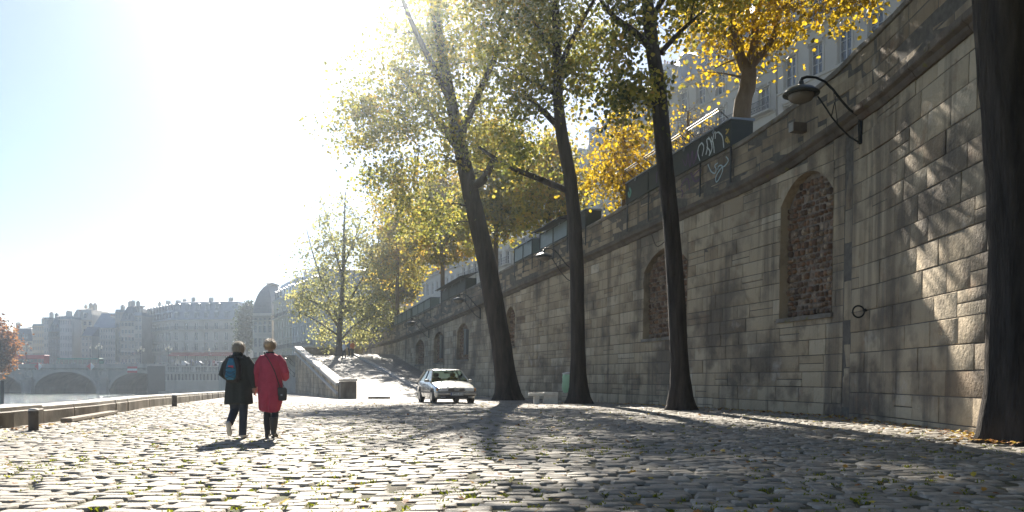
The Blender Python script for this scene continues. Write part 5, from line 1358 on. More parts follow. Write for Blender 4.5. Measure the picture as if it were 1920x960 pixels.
for (z, lab) in ((2.3, 'upper lantern on the river side of the ramp parapet end'), (1.2, 'lower lantern on the river side of the ramp parapet end')):
    c = copy_tree(lampP); c.location = (-23.0, 84.6, z); c.rotation_euler = (0, 0, math.pi + .25); c.scale = (.55, .55, .55); tag(c, lab, 'wall lamp', 'bracket lamps along the embankment wall')

def ring():
    s = s_px(1619); d = d_of_s(s); n = wnorm(s); o = wpt(s, 0, PZ(582, d)); root = empty('mooring_ring', o, math.atan2(n.y, n.x), label='black iron mooring ring on the sunlit near wall', cat='mooring ring')
    mb = MB(); pts = [(.20 + .145 * math.cos(a), 0, -.03 + .145 * math.sin(a)) for a in [2 * math.pi * k / 28 for k in range(29)]]; mb.tube(pts, .021, 8, caps=False); mb.build('ring', M_iron, root, smooth=True)
    mb = MB(); mb.tube([(-.02, 0, .01), (.05, 0, .01), (.085, 0, .0)], [.05, .035, .03], 10); mb.build('eye_bolt', M_iron, root, smooth=True)
    s = s_px(1498); d = d_of_s(s); n = wnorm(s); o = wpt(s, 0, PZ(240, d)); root = empty('stone_bracket', o, math.atan2(n.y, n.x), label='short stone block with a painted lit end jutting from the near parapet beside the big lamp', cat='stone bracket')
    mb = MB(); mb.box((.17, 0, .0), (.5, .22, .27), bev=.015); mb.build('block', M_cornice, root); mb = MB(); mb.box((.435, 0, 0), (.03, .2, .25)); mb.build('lit_end', M_kerbtop, root)  # end painted paler than the block, as if lit
ring()
def bench():
    d = 33.6; z = gz(d); root = empty('stone_bench', (PX(1018, d), d, z), .06, label='plain pale stone bench against the wall between two quay trees', cat='bench')
    m = pmat('bench_stone', (.78, .74, .66), .8, col2=(.6, .56, .48), nscale=4, bump=.008)
    a = MB(); a.box((-.28, -.05, .40), (.66, .5, .13), bev=.015); a.build('seat', m, root); a = MB(); a.box((.31, .02, .425), (.6, .55, .14), bev=.015); a.build('seat', m, root)
    a = MB(); a.box((-.28, 0, .165), (.22, .38, .34), bev=.01); a.build('support', m, root); a = MB(); a.box((.31, .02, .175), (.60, .40, .355), bev=.01); a.build('support', m, root)
bench()
def bin_():
    d = 35.4; z = gz(d); root = empty('bin_bag_holder', (PX(1066, d), d, z), label='pale green see-through rubbish bag hanging from a hoop behind the straight quay tree', cat='rubbish bag')
    p = MB(); p.tube([(.30, .12, -.1), (.30, .12, 1.38)], .035, 8); p.build('post', M_iron, root)
    h = MB(); h.tube([(.0 + .25 * math.cos(a), .25 * math.sin(a), 1.28) for a in [2 * math.pi * k / 20 for k in range(21)]], .018, 6, caps=False); h.lathe((0, 0, 1.28), [(.24, 0), (.28, .015), (.28, .05), (.05, .09)], 16); h.build('hoop_lid', M_whiteen, root)
    q = random.Random(2); b = MB(); rings = []
    for i, (z_, r) in enumerate([(1.275, .235), (1.15, .25), (1.0, .24), (.85, .23), (.7, .21), (.58, .17), (.48, .1), (.44, .03)]):
        rings.append([(r * (1 + .12 * math.sin(5 * a + i * .8)) * math.cos(a) - .02 * i, r * (1 + .12 * math.sin(4 * a + i)) * math.sin(a), z_) for a in [2 * math.pi * k / 24 for k in range(24)]])
    b.loft(rings); b.build('bag', pmat('bag_film', (.72, .92, .74), .35, transl=.75), root, smooth=True)
bin_()

# ---------------------------------------------------------------- car
def car():
    dc = 35.0; root = empty('parked_car', (PX(830, dc), dc + 1.2, gz(dc)), rad(17), label='silver four door saloon car facing the camera at the foot of the ramp', cat='car'); root.scale = (1.06, 1.06, 1.06)
    paint = pmat('car_silver', (.36, .37, .37), .22, metal=.55, coat=.8); dark = pmat('car_trim', (.02, .02, .022), .5); chrome = pmat('headlight_glass', (.7, .72, .72), .12, spec=.9)
    st = [(-2.20, .60, .34, .56, .58), (-2.17, .76, .26, .62, .64), (-2.05, .815, .20, .665, .70), (-1.6, .84, .18, .76, .81), (-1.0, .85, .18, .86, .93), (-.4, .855, .18, .90, .95), (.5, .86, .18, .92, .96), (1.4, .85, .18, .93, .98), (1.9, .83, .2, .93, .97), (2.12, .79, .24, .88, .92), (2.2, .68, .32, .75, .78)]
    rings = []
    for y, w, zb, ze, zc in st:
        half = [(0, zb), (w * .82, zb), (w * .97, zb + .07), (w, zb + .22), (w * 1.0, (zb + ze) / 2 + .06), (w * .975, ze - .06), (w * .93, ze), (w * .6, ze * .35 + zc * .65), (0, zc)]
        rings.append([Vector((-x, y, z)) for x, z in half] + [Vector((x, y, z)) for x, z in reversed(half[1:-1])])
    b = MB(); b.loft(rings); bo = b.build('body', paint, root, angle=35)
    # bumper, grille, lights, plate
    m = MB(); m.box((0, -2.20, .40), (1.62, .14, .16), bev=.04); m.build('bumper', paint, bo, angle=40)
    m = MB(); m.box((0, -2.225, .27), (1.3, .05, .07)); m.box((0, -2.225, .325), (1.5, .06, .015)); m.build('air_intake', dark, bo)
    m = MB(); m.box((0, -2.208, .575), (.62, .04, .12), bev=.01); m.build('grille', dark, bo)
    m = MB()
    for k in range(4): m.box((0, -2.232, .535 + k * .027), (.6, .01, .008))
    m.build('grille_bar', paint, bo)
    for s in (-1, 1):
        m = MB(); m.box((s * .53, -2.185, .575), (.38, .07, .13), s * -.10, bev=.015); m.build('headlight', chrome, bo)
        m = MB(); m.box((s * .76, -2.13, .575), (.10, .08, .12), s * -.5, bev=.01); m.build('indicator', pmat('amber', (.5, .22, .04), .25), bo)
        m = MB(); m.box((s * .55, -2.235, .275), (.2, .03, .06), bev=.01); m.build('fog_lamp', chrome, bo)
    m = MB(); m.box((0, -2.278, .40), (.52, .012, .11)); po = m.build('number_plate', pmat('plate', (.7, .71, .7), .4), bo)
    m = MB(); m.box((-.235, -2.286, .40), (.045, .004, .1)); m.build('plate_band', pmat('plate_blue', (.02, .06, .3), .4), bo)
    try:
        cu = bpy.data.curves.new('plate_text', 'FONT'); cu.body = 'HPNG 8104'; cu.size = .105; cu.align_x = 'CENTER'; cu.align_y = 'CENTER'; cu.extrude = .002
        to = bpy.data.objects.new('tmp', cu); COL.objects.link(to); dg = bpy.context.evaluated_depsgraph_get(); me = bpy.data.meshes.new_from_object(to.evaluated_get(dg)); bpy.data.objects.remove(to)
        me.materials.clear(); me.materials.append(dark); lo = bpy.data.objects.new('plate_lettering', me); COL.objects.link(lo); lo.parent = bo; lo.location = (.03, -2.288, .40); lo.rotation_euler = (math.pi / 2, 0, 0)
    except Exception as e: print('text', e)
    # small emblem rings on the grille
    m = MB()
    for k in range(4):
        cx_ = -.075 + .05 * k; m.tube([(cx_ + .032 * math.cos(a), -2.245, .575 + .032 * math.sin(a)) for a in [2 * math.pi * j / 14 for j in range(15)]], .006, 4, caps=False)
    m.build('emblem', chrome, bo)
    # greenhouse
    zg0, zg1 = .90, 1.36
    def gp(x, y, t):  # t 0 base 1 top
        return Vector((x * (.79 + (.60 - .79) * t), y, zg0 + (zg1 - zg0) * t))
    base = [(-1, -1.02), (1, -1.02), (1, 1.86), (-1, 1.86)]; top = [(-1, -.32), (1, -.32), (1, 1.22), (-1, 1.22)]
    gm = bpy.data.materials.new('car_glass'); gm.use_nodes = True; nt = gm.node_tree; nt.nodes.clear(); o_ = nt.nodes.new('ShaderNodeOutputMaterial'); mx = nt.nodes.new('ShaderNodeMixShader'); tr = nt.nodes.new('ShaderNodeBsdfTransparent'); gs = nt.nodes.new('ShaderNodeBsdfGlossy'); fr = nt.nodes.new('ShaderNodeFresnel')
    tr.inputs[0].default_value = (.5, .6, .57, 1); gs.inputs['Roughness'].default_value = .03; fr.inputs[0].default_value = 1.7; nt.links.new(fr.outputs[0], mx.inputs[0]); nt.links.new(tr.outputs[0], mx.inputs[1]); nt.links.new(gs.outputs[0], mx.inputs[2]); nt.links.new(mx.outputs[0], o_.inputs[0])
    B_ = [gp(x, y, 0) for x, y in base]; T_ = [gp(x, y, 1) for x, y in top]
    m = MB(); m.add([B_[0], B_[1], T_[1], T_[0]], [(0, 1, 2, 3)]); m.build('windscreen', gm, root)
    m = MB(); m.add([B_[2], B_[3], T_[3], T_[2]], [(0, 1, 2, 3)]); m.build('rear_window', gm, root)
    for i, j in ((1, 2), (3, 0)): m = MB(); m.add([B_[i], B_[j], T_[j], T_[i]], [(0, 1, 2, 3)]); m.build('side_window', gm, root)
    m = MB()
    lv = [(1.0, 0, .0), (1.02, .03, .03), (.97, -.04, .055), (.8, -.18, .07)]
    rr = []
    for sc_, gr, dz in lv:
        ring_ = []
        for (x, y) in ((-.92, -.32), (-.5, -.36), (0, -.375), (.5, -.36), (.92, -.32), (1, -.25), (1, .4), (1, 1.15), (.92, 1.22), (0, 1.27), (-.92, 1.22), (-1, 1.15), (-1, .4), (-1, -.25)):
            ring_.append(Vector((x * .605 * sc_, y + (gr if y > .4 else -gr) * 1.0, zg1 - .01 + dz)))
        rr.append(ring_)
    m.loft(rr); m.build('roof', paint, root, angle=50)
    m = MB()
    for s in (-1, 1):
        for (y0, y1, r) in ((-1.02, -.32, .032), (.42, .44, .03), (1.86, 1.22, .06)): m.tube([gp(s, y0, -.05), gp(s, y1, 1.0)], r, 6)
    m.build('window_pillar', paint, root)
    for s in (-1, 1):
        m = MB(); m.box((s * .93, -.72, .93), (.2, .10, .12), bev=.03); m.tube([(s * .8, -.7, .90), (s * .86, -.7, .91)], .03, 6); m.build('wing_mirror', paint, root, angle=40)
        m = MB(); m.box((s * .866, .38, .55), (.006, .012, .62)); m.box((s * .866, -.62, .55), (.006, .012, .62)); m.build('door_seam', dark, root)
        m = MB(); m.box((s * .872, .22, .78), (.02, .16, .03)); m.build('door_handle', dark, root)
        m = MB(); m.box((s * .87, 0, .45), (.02, 2.3, .05)); m.build('rubbing_strip', dark, root)
        for y in (-1.38, 1.30):
            ac = MB(); ac.tube([(s * .70, y, .30), (s * .862, y, .30)], .365, 20); ac.build('wheel_arch', dark, root)
            w = MB(); w.tube([(s * .66, y, .295), (s * .69, y, .295), (s * .85, y, .295), (s * .876, y, .295)], [.26, .295, .295, .27], 22); wo = w.build('tyre', pmat('rubber', (.018, .018, .018), .8), root, smooth=False)
            w = MB(); w.tube([(s * .80, y, .295), (s * .882, y, .295)], .18, 16); w.build('rim', pmat('alloy', (.4, .4, .4), .3, metal=.8), wo)
    # seats, wheel and mirror seen through the windscreen
    for s in (-1, 1):
        m = MB(); m.box((s * .36, .12, .82), (.44, .14, .52), bev=.05); m.box((s * .36, .14, 1.17), (.24, .09, .16), bev=.03); m.build('front_seat', dark, root)
    m = MB(); m.box((0, 1.05, .82), (1.2, .16, .4), bev=.05); m.build('rear_seat', dark, root)
    m = MB(); m.tube([(.36 + .17 * math.cos(a), -.52 + .07 * math.sin(a), .93 + .15 * math.sin(a)) for a in [2 * math.pi * j / 16 for j in range(17)]], .014, 5, caps=False); m.build('steering_wheel', dark, root)
    m = MB(); m.box((0, -.36, 1.27), (.24, .03, .07), bev=.01); m.build('rear_view_mirror', dark, root)
car()

# ---------------------------------------------------------------- people
def remesh(o, vox, it=4, fac=.5, subs=False):
    r = o.modifiers.new('fuse', 'REMESH'); r.mode = 'VOXEL'; r.voxel_size = vox; r.use_smooth_shade = True
    s = o.modifiers.new('soften', 'SMOOTH'); s.factor = fac; s.iterations = it
    return o
def hand(mb, w, d, palm_n, side, s=1.0, curl=.5):
    """wrist w, direction d, palm normal, thumb side vector"""
    w = Vector(w); d = Vector(d).normalized(); pn = Vector(palm_n).normalized(); sd = Vector(side).normalized()
    pts = [w, w + d * .035 * s, w + d * .085 * s]; mb.tube(pts, [(.024 * s, .019 * s), (.036 * s, .017 * s), (.038 * s, .014 * s)], 10)
    for i, (o, l) in enumerate(((.027, .068), (.009, .078), (-.009, .072), (-.027, .056))):
        b = w + d * .08 * s + sd * o * s * 1.05; p1 = b + d * l * .42 * s + pn * curl * .010 * s; p2 = p1 + (d * (1 - curl * .4) + pn * curl) * l * .32 * s; p3 = p2 + (d * (1 - curl * .9) + pn * curl * 1.2) * l * .28 * s
        mb.tube([b - d * .02 * s, p1, p2, p3], [.0088 * s, .0086 * s, .0078 * s, .006 * s], 7)
    t0 = w + d * .03 * s + sd * .026 * s; mb.tube([t0, t0 + (sd * .6 + d * .8 + pn * .2) * .032 * s, t0 + (sd * .5 + d * 1.6 + pn * .7) * .034 * s], [.012 * s, .0105 * s, .008 * s], 7)
def shoe(mb, heel, toe, up, w=.045, sole=.03):
    heel, toe, up = Vector(heel), Vector(toe), Vector(up).normalized(); d = (toe - heel); L_ = d.length; d.normalize(); s = d.cross(up)
    prof = [(0.0, .6, .5), (.06, .85, .95), (.25, .85, 1.0), (.45, .8, .75), (.7, 1.05, .6), (.9, .9, .45), (1.0, .45, .3)]; rings = []
    for t, ww, hh in prof:
        c = heel + d * L_ * t; ring_ = []
        for k in range(12):
            a = 2 * math.pi * k / 12; x, z = math.cos(a), math.sin(a); ring_.append(c + s * x * w * ww + up * ((.045 + z * .045) * (hh if z > 0 else 1)))
        rings.append(ring_)
    mb.loft(rings)
M_skin = pmat('skin', (.5, .3, .22), .5, col2=(.45, .25, .18), nscale=20)
def hair_mesh(name, mat, parent, c, r, seed, bun=None, low=.35, n=2600):
    q = random.Random(seed); mb = MB()
    rings = []
    for i in range(13):
        ph = math.pi * (.5 - i / 12 * .98); zz = math.sin(ph); cr = math.cos(ph); ring_ = []
        for k in range(22):
            a = 2 * math.pi * k / 22; f = 1 + .09 * mnoise.noise(Vector((math.cos(a) * 2.2, math.sin(a) * 2.2, zz * 2.0 + seed))) + .03 * math.sin(9 * a + zz * 4); front = math.sin(a)
            lift = max(0, front) * .75 * (1 if zz < .35 else 0)
            ring_.append(Vector((c[0] + r[0] * cr * math.cos(a) * f * (1 - lift * .35), c[1] + r[1] * cr * math.sin(a) * f * (1 - lift * .5), c[2] + r[2] * max(zz, -low) * f)))
        rings.append(ring_)
    mb.loft(rings)
    if bun: mb.ell(bun[0], bun[1], 14, 10)
    for i in range(n):   # loose strands around the outline
        a, zz = q.uniform(0, 6.28), q.uniform(-.5, 1); cr = math.sqrt(max(0, 1 - zz * zz)); nv = Vector((cr * math.cos(a), cr * math.sin(a), zz))
        if nv.y > .45 and zz < .4: continue
        p = Vector(c) + Vector((nv.x * r[0], nv.y * r[1], max(nv.z, -low * 1.1) * r[2])) * .98; t = Vector((q.gauss(0, 1), q.gauss(0, 1), -1.3)); t = (t - nv * t.dot(nv)).normalized(); l = q.uniform(.02, .065); e = p + t * l + nv * q.uniform(.002, .022); sdv = t.cross(nv) * .0016
        mb.add([p - sdv, p + sdv, e + sdv * .3, e - sdv * .3], [(0, 1, 2, 3)])
    return mb.build(name, mat, parent, smooth=True)

DPP = 13.4
def person_dark():
    ox = PX(447, DPP); root = empty('person', (ox, DPP, 0), label='person in a long dark coat, jeans and pale shoes walking away wearing a blue backpack', cat='person')
    b = MB()
    # body: torso, neck, head, arms, legs fused into one continuous surface
    b.tube([(0, 0, .80), (0, 0, .95), (0, .01, 1.12), (0, 0, 1.27), (0, -.005, 1.34), (0, 0, 1.38)], [(.15, .11), (.145, .105), (.14, .10), (.165, .10), (.13, .075), (.05, .05)], 16)
    b.tube([(0, 0, 1.34), (0, .01, 1.41), (0, .015, 1.46)], [.056, .05, .052], 12)
    b.ell((0, .02, 1.50), (.072, .092, .10), 16, 12); b.ell((0, .045, 1.435), (.05, .06, .045), 12, 8)
    b.tube([(0, .10, 1.50), (0, .125, 1.478), (0, .108, 1.465)], [.011, .014, .008], 6)
    for s in (-1, 1): b.ell((s * .074, .01, 1.49), (.012, .02, .028), 8, 6); b.ell((s * .027, .098, 1.505), (.012, .008, .007), 6, 5)
    b.tube([(-.02, .105, 1.446), (.02, .105, 1.446)], .007, 5)
    b.tube([(-.13, 0, 1.31), (-.20, -.01, 1.20), (-.235, -.02, 1.06)], [.055, .046, .038], 10); b.tube([(-.235, -.02, 1.06), (-.22, .10, 1.04), (-.17, .21, 1.06)], [.038, .033, .024], 10); hand(b, (-.17, .21, 1.06), (.35, .9, .15), (1, -.2, -.2), (0, 0, 1))
    b.tube([(.13, 0, 1.31), (.205, -.01, 1.20), (.235, -.015, 1.05), (.245, .01, .93), (.25, .03, .84)], [.055, .046, .038, .032, .024], 10); hand(b, (.25, .03, .845), (.02, .04, -1), (1, .1, .1), (.1, .95, 0), curl=.7)
    b.tube([(.075, 0, .84), (.078, .01, .62), (.078, .015, .45), (.075, 0, .25), (.075, -.02, .09)], [.085, .068, .05, .044, .032], 12)
    b.tube([(-.075, 0, .84), (-.085, .05, .62), (-.09, .07, .46), (-.085, -.08, .34), (-.08, -.20, .24)], [.085, .068, .05, .044, .032], 12)
    b.tube([(.075, -.04, .06), (.075, .05, .05), (.08, .13, .035)], [.032, .032, .02], 8); b.tube([(-.08, -.22, .24), (-.08, -.22, .16), (-.08, -.19, .09)], [.032, .03, .02], 8)
    remesh(b.build('body', M_skin, root), .0065, 3)
    jeans = pmat('dark_jeans', (.018, .028, .045), .85, col2=(.03, .04, .06), nscale=14, bump=.003, bscale=60)
    t = MB(); t.tube([(.075, 0, .80), (.08, .01, .62), (.08, .015, .47), (.078, 0, .27), (.076, -.015, .10), (.076, -.012, .055)], [.10, .085, .072, .066, .064, .066], 14)
    t.tube([(-.075, 0, .80), (-.085, .05, .62), (-.09, .075, .47), (-.088, -.04, .37), (-.085, -.16, .275), (-.083, -.185, .255)], [.10, .085, .074, .068, .062, .064], 14)
    t.ell((0, 0, .80), (.16, .12, .10)); remesh(t.build('trousers', jeans, root), .012, 3)
    sh = MB(); shoe(sh, (.078, -.07, .012), (.088, .18, .012), (0, 0, 1), .046); sh.build('shoe', pmat('pale_shoe', (.55, .52, .47), .6), root, smooth=True)
    sh = MB(); shoe(sh, (-.082, -.31, .27), (-.078, -.20, .045), (0, .86, .5), .046); so_ = sh.build('shoe', MATS['pale_shoe'], root, smooth=True)
    cm = pmat('dark_coat', (.016, .022, .022), .92, col2=(.024, .03, .028), nscale=8, bump=.02, bscale=5)
    c = MB(); n = 28; rings = []
    for z, w, dp, oy in ((.575, .235, .165, 0), (.62, .238, .168, 0), (.80, .222, .16, 0), (.95, .205, .15, 0), (1.08, .198, .145, 0), (1.22, .20, .138, -.005), (1.31, .185, .12, -.005), (1.36, .13, .09, 0), (1.39, .075, .07, 0)):
        fold = .05 if z < .9 else .02
        rings.append([(w * math.cos(a) * (1 + fold * math.sin(5 * a + 1) * (1.3 - z)), oy + dp * math.sin(a) * (1 + fold * 1.6 * math.sin(7 * a + z * 3)), z + .012 * math.sin(3 * a) * (z < .7)) for a in [2 * math.pi * k / n for k in range(n)]])
    c.loft(rings)
    c.tube([(-.12, 0, 1.33), (-.205, -.01, 1.22), (-.255, -.025, 1.07), (-.24, .08, 1.04), (-.19, .18, 1.055)], [.078, .074, .07, .062, .055], 14)
    c.tube([(.12, 0, 1.33), (.205, -.01, 1.22), (.24, -.015, 1.06), (.25, .01, .93), (.252, .03, .85)], [.078, .072, .068, .06, .056], 14)
    c.tube([(0, -.02, 1.36), (0, -.03, 1.40), (0, -.02, 1.44)], [(.095, .09), (.085, .085), (.078, .078)], 16)
    c.ell((0, -.085, 1.36), (.10, .055, .055)); remesh(c.build('coat', cm, root), .011, 4)
    hm = pmat('grey_blond_hair', (.42, .37, .29), .6, col2=(.28, .235, .17), nscale=30, stretch=(1, 1, .2), bump=.004, bscale=60)
    hair_mesh('hair', hm, root, (0, .008, 1.505), (.095, .112, .118), 4, low=.62)
    # backpack
    bp = empty('backpack', (ox - .035, DPP - .16, 1.15), label='blue and black backpack with crossed cords on the back of the dark coat', cat='backpack')
    bb = MB()
    def rbox(mb, c_, sx, sy, z0, z1, taper=.75, n_=8):
        rs_ = []
        for i in range(n_ + 1):
            t_ = i / n_; f = math.sin(math.pi * min(max(t_, .06), .94)) ** .35; f *= 1 - (1 - taper) * t_
            rs_.append([(c_[0] + sx * f * max(-1, min(1, 1.25 * math.cos(a))), c_[1] + sy * f * max(-1, min(1, 1.25 * math.sin(a))), z0 + (z1 - z0) * t_) for a in [2 * math.pi * k / 20 for k in range(20)]])
        mb.loft(rs_)
    blue = pmat('pack_blue', (.015, .16, .27), .6, col2=(.01, .11, .2), nscale=15, bump=.003); blk = pmat('pack_black', (.012, .013, .016), .7)
    rbox(bb, (0, -.02, 0), .150, .085, -.215, .215, .8); bb.build('body', blk, bp, smooth=True)
    bb = MB(); rbox(bb, (0, -.085, 0), .10, .045, -.165, .185, .6); bb.build('front_panel', blue, bp, smooth=True)
    bb = MB(); rbox(bb, (0, -.12, 0), .088, .03, -.17, -.03, .9); bb.build('pocket', blue, bp, smooth=True)
    bb = MB()
    for s in (-1, 1): bb.tube([(s * .075, -.145, -.03), (-s * .07, -.15, -.085), (s * .065, -.15, -.14)], .0045, 5)
    bb.tube([(-.08, -.128, .02), (0, -.14, .035), (.08, -.128, .02)], .006, 5); bb.build('cord', blk, bp)
    bb = MB(); bb.box((.01, -.137, .055), (.085, .008, .016), .0); bb.box((.025, -.136, .035), (.05, .008, .010)); bb.build('red_mark', pmat('pack_red', (.6, .03, .05), .6), bp)
    for s in (-1, 1):
        bb = MB(); bb.tube([(s * .10 + .035, .02, .19), (s * .11 + .035, .10, .245), (s * .12 + .035, .2, .21), (s * .13 + .035, .29, .10), (s * .15 + .03, .27, -.04), (s * .15 + .0, .1, -.12), (s * .12, .0, -.16)], [(.02, .006)] * 7, 8); bb.build('strap', blk, bp)
    bb = MB(); bb.tube([(-.03, .0, .2), (-.02, .0, .235), (.02, .0, .235), (.03, .0, .2)], .007, 6); bb.build('handle', blk, bp)
def person_red():
    ox = PX(507, DPP); root = empty('person', (ox, DPP, 0), label='taller person in a long red coat and black boots walking away hand in hand', cat='person')
    b = MB()
    b.tube([(0, 0, .84), (0, 0, .98), (0, .01, 1.15), (0, 0, 1.31), (0, -.005, 1.38), (0, 0, 1.42)], [(.145, .11), (.14, .10), (.13, .095), (.155, .095), (.12, .07), (.045, .045)], 16)
    b.tube([(0, 0, 1.38), (0, .008, 1.46), (0, .015, 1.51)], [.048, .045, .047], 12)
    b.ell((-.01, .02, 1.555), (.070, .090, .098), 16, 12); b.ell((-.01, .045, 1.49), (.047, .057, .043), 12, 8); b.tube([(-.01, .10, 1.555), (-.01, .124, 1.533), (-.01, .107, 1.52)], [.010, .013, .008], 6)
    for s in (-1, 1): b.ell((-.01 + s * .072, .01, 1.545), (.012, .02, .027), 8, 6); b.ell((-.01 + s * .026, .096, 1.56), (.012, .008, .007), 6, 5)
    b.tube([(-.03, .103, 1.501), (.01, .103, 1.501)], .007, 5)
    b.tube([(-.12, 0, 1.35), (-.19, -.01, 1.23), (-.225, -.015, 1.08), (-.24, .01, .95), (-.25, .03, .86)], [.052, .043, .036, .03, .023], 10); hand(b, (-.252, .032, .855), (-.03, .04, -1), (-1, .1, .1), (.1, -.95, 0), curl=.75)
    b.tube([(.12, 0, 1.35), (.20, -.01, 1.24), (.255, -.025, 1.10)], [.052, .043, .036], 10); b.tube([(.255, -.025, 1.10), (.225, .09, 1.03), (.17, .19, 1.0)], [.036, .03, .023], 10); hand(b, (.17, .19, 1.0), (-.4, .85, .0), (-1, -.3, -.2), (0, 0, 1))
    b.tube([(-.075, 0, .86), (-.08, .06, .64), (-.085, .11, .47), (-.088, .12, .27), (-.09, .13, .09)], [.085, .066, .05, .044, .032], 12)
    b.tube([(.075, 0, .86), (.08, -.01, .64), (.082, -.01, .47), (.085, -.07, .27), (.088, -.12, .10)], [.085, .066, .05, .044, .032], 12)
    remesh(b.build('body', M_skin, root), .0065, 3)
    tm = pmat('black_trousers', (.012, .016, .024), .85, bump=.003, bscale=50)
    t = MB(); t.tube([(-.075, 0, .86), (-.08, .06, .64), (-.085, .11, .47), (-.088, .12, .27), (-.09, .13, .12)], [.095, .08, .063, .06, .05], 14); t.tube([(.075, 0, .86), (.08, -.01, .64), (.082, -.01, .47), (.085, -.07, .27), (.088, -.11, .14)], [.095, .08, .063, .06, .05], 14); t.ell((0, 0, .86), (.15, .11, .1)); remesh(t.build('trousers', tm, root), .011, 3)
    bm_ = pmat('black_boot', (.014, .013, .014), .45)
    for (x, y, lift) in ((-.09, .13, 0), (.088, -.115, .03)):
        s = MB(); s.tube([(x, y, .36), (x, y, .25), (x, y + .0, .12), (x, y + .01, .07 + lift)], [.066, .064, .046, .046], 14); shoe(s, (x, y - .055, .02 + lift * 1.4), (x * 1.08, y + .17, .012), (0, lift * .5, 1), .042); s.box((x, y - .035, .018 + lift * .4), (.055, .05, .035)); remesh(s.build('boot', bm_, root), .008, 2)
    cm = pmat('red_coat', (.40, .045, .085), .9, col2=(.30, .03, .065), nscale=7, bump=.022, bscale=4.5)
    c = MB(); n = 32; rings = []
    for z, w, dp in ((.45, .165, .125), (.50, .178, .135), (.62, .195, .15), (.80, .205, .152), (.98, .195, .145), (1.12, .182, .135), (1.25, .19, .13), (1.34, .185, .115), (1.395, .125, .085), (1.42, .07, .06)):
        fo = .055 * max(0, 1.0 - z) + .012
        rings.append([(w * math.cos(a) * (1 + fo * math.sin(6 * a + .5)) - .012 * (z < .6), dp * math.sin(a) * (1 + fo * 1.8 * math.sin(9 * a + z * 2.2)) - (.035 if abs(a - 1.5 * math.pi) < .12 and z < .75 else 0) * -1, z + .02 * math.sin(2 * a + .6) * (z < .6)) for a in [2 * math.pi * k / n for k in range(n)]])
    c.loft(rings)
    c.tube([(-.11, 0, 1.36), (-.195, -.01, 1.25), (-.235, -.015, 1.10), (-.245, .01, .96), (-.255, .03, .875)], [.07, .062, .056, .052, .05], 14)
    c.tube([(.11, 0, 1.36), (.205, -.01, 1.26), (.262, -.03, 1.11), (.24, .08, 1.03), (.195, .16, 1.0)], [.07, .064, .06, .056, .05], 14)
    c.tube([(-.0, -.01, 1.39), (0, -.012, 1.43)], [(.088, .078), (.072, .068)], 16)
    remesh(c.build('coat', cm, root), .0105, 3)
    cl = MB(); cl.tube([(0, -.004, 1.40), (0, -.006, 1.45)], [(.078, .072), (.068, .064)], 18); cl.build('collar', pmat('dark_collar', (.015, .015, .02), .8), root, smooth=True)
    hm = pmat('blond_hair', (.42, .31, .2), .55, col2=(.28, .2, .12), nscale=30, stretch=(1, 1, .2), bump=.004, bscale=60)
    hair_mesh('hair', hm, root, (-.01, .008, 1.56), (.088, .108, .104), 9, bun=((-.012, -.085, 1.575), (.062, .045, .06)), low=.7)
    hb = empty('shoulder_bag', (ox + .225, DPP - .07, .74), label='small black shoulder bag hanging at the hip of the red coat', cat='shoulder bag')
    blk = pmat('bag_leather', (.012, .012, .014), .5)
    m = MB(); m.box((0, 0, 0), (.13, .085, .22), bev=.02); m.build('pouch', blk, hb, smooth=False); m = MB(); m.box((.0, -.05, .045), (.134, .012, .135), bev=.005); m.build('flap', blk, hb); m = MB(); m.box((0, -.06, -.01), (.03, .01, .025)); m.build('buckle', M_zinc, hb)
    m = MB(); m.tube([(-.04, .0, .10), (-.05, -.10, .22), (-.10, -.108, .38), (-.17, -.104, .52), (-.235, -.095, .62), (-.29, -.06, .68), (-.31, 0.03, .70), (-.29, .13, .64), (-.2, .2, .45), (-.08, .18, .25), (.0, .08, .12)], [(.005, .017)] * 11, 8); m.build('strap', blk, hb)
    return root
person_dark(); person_red()
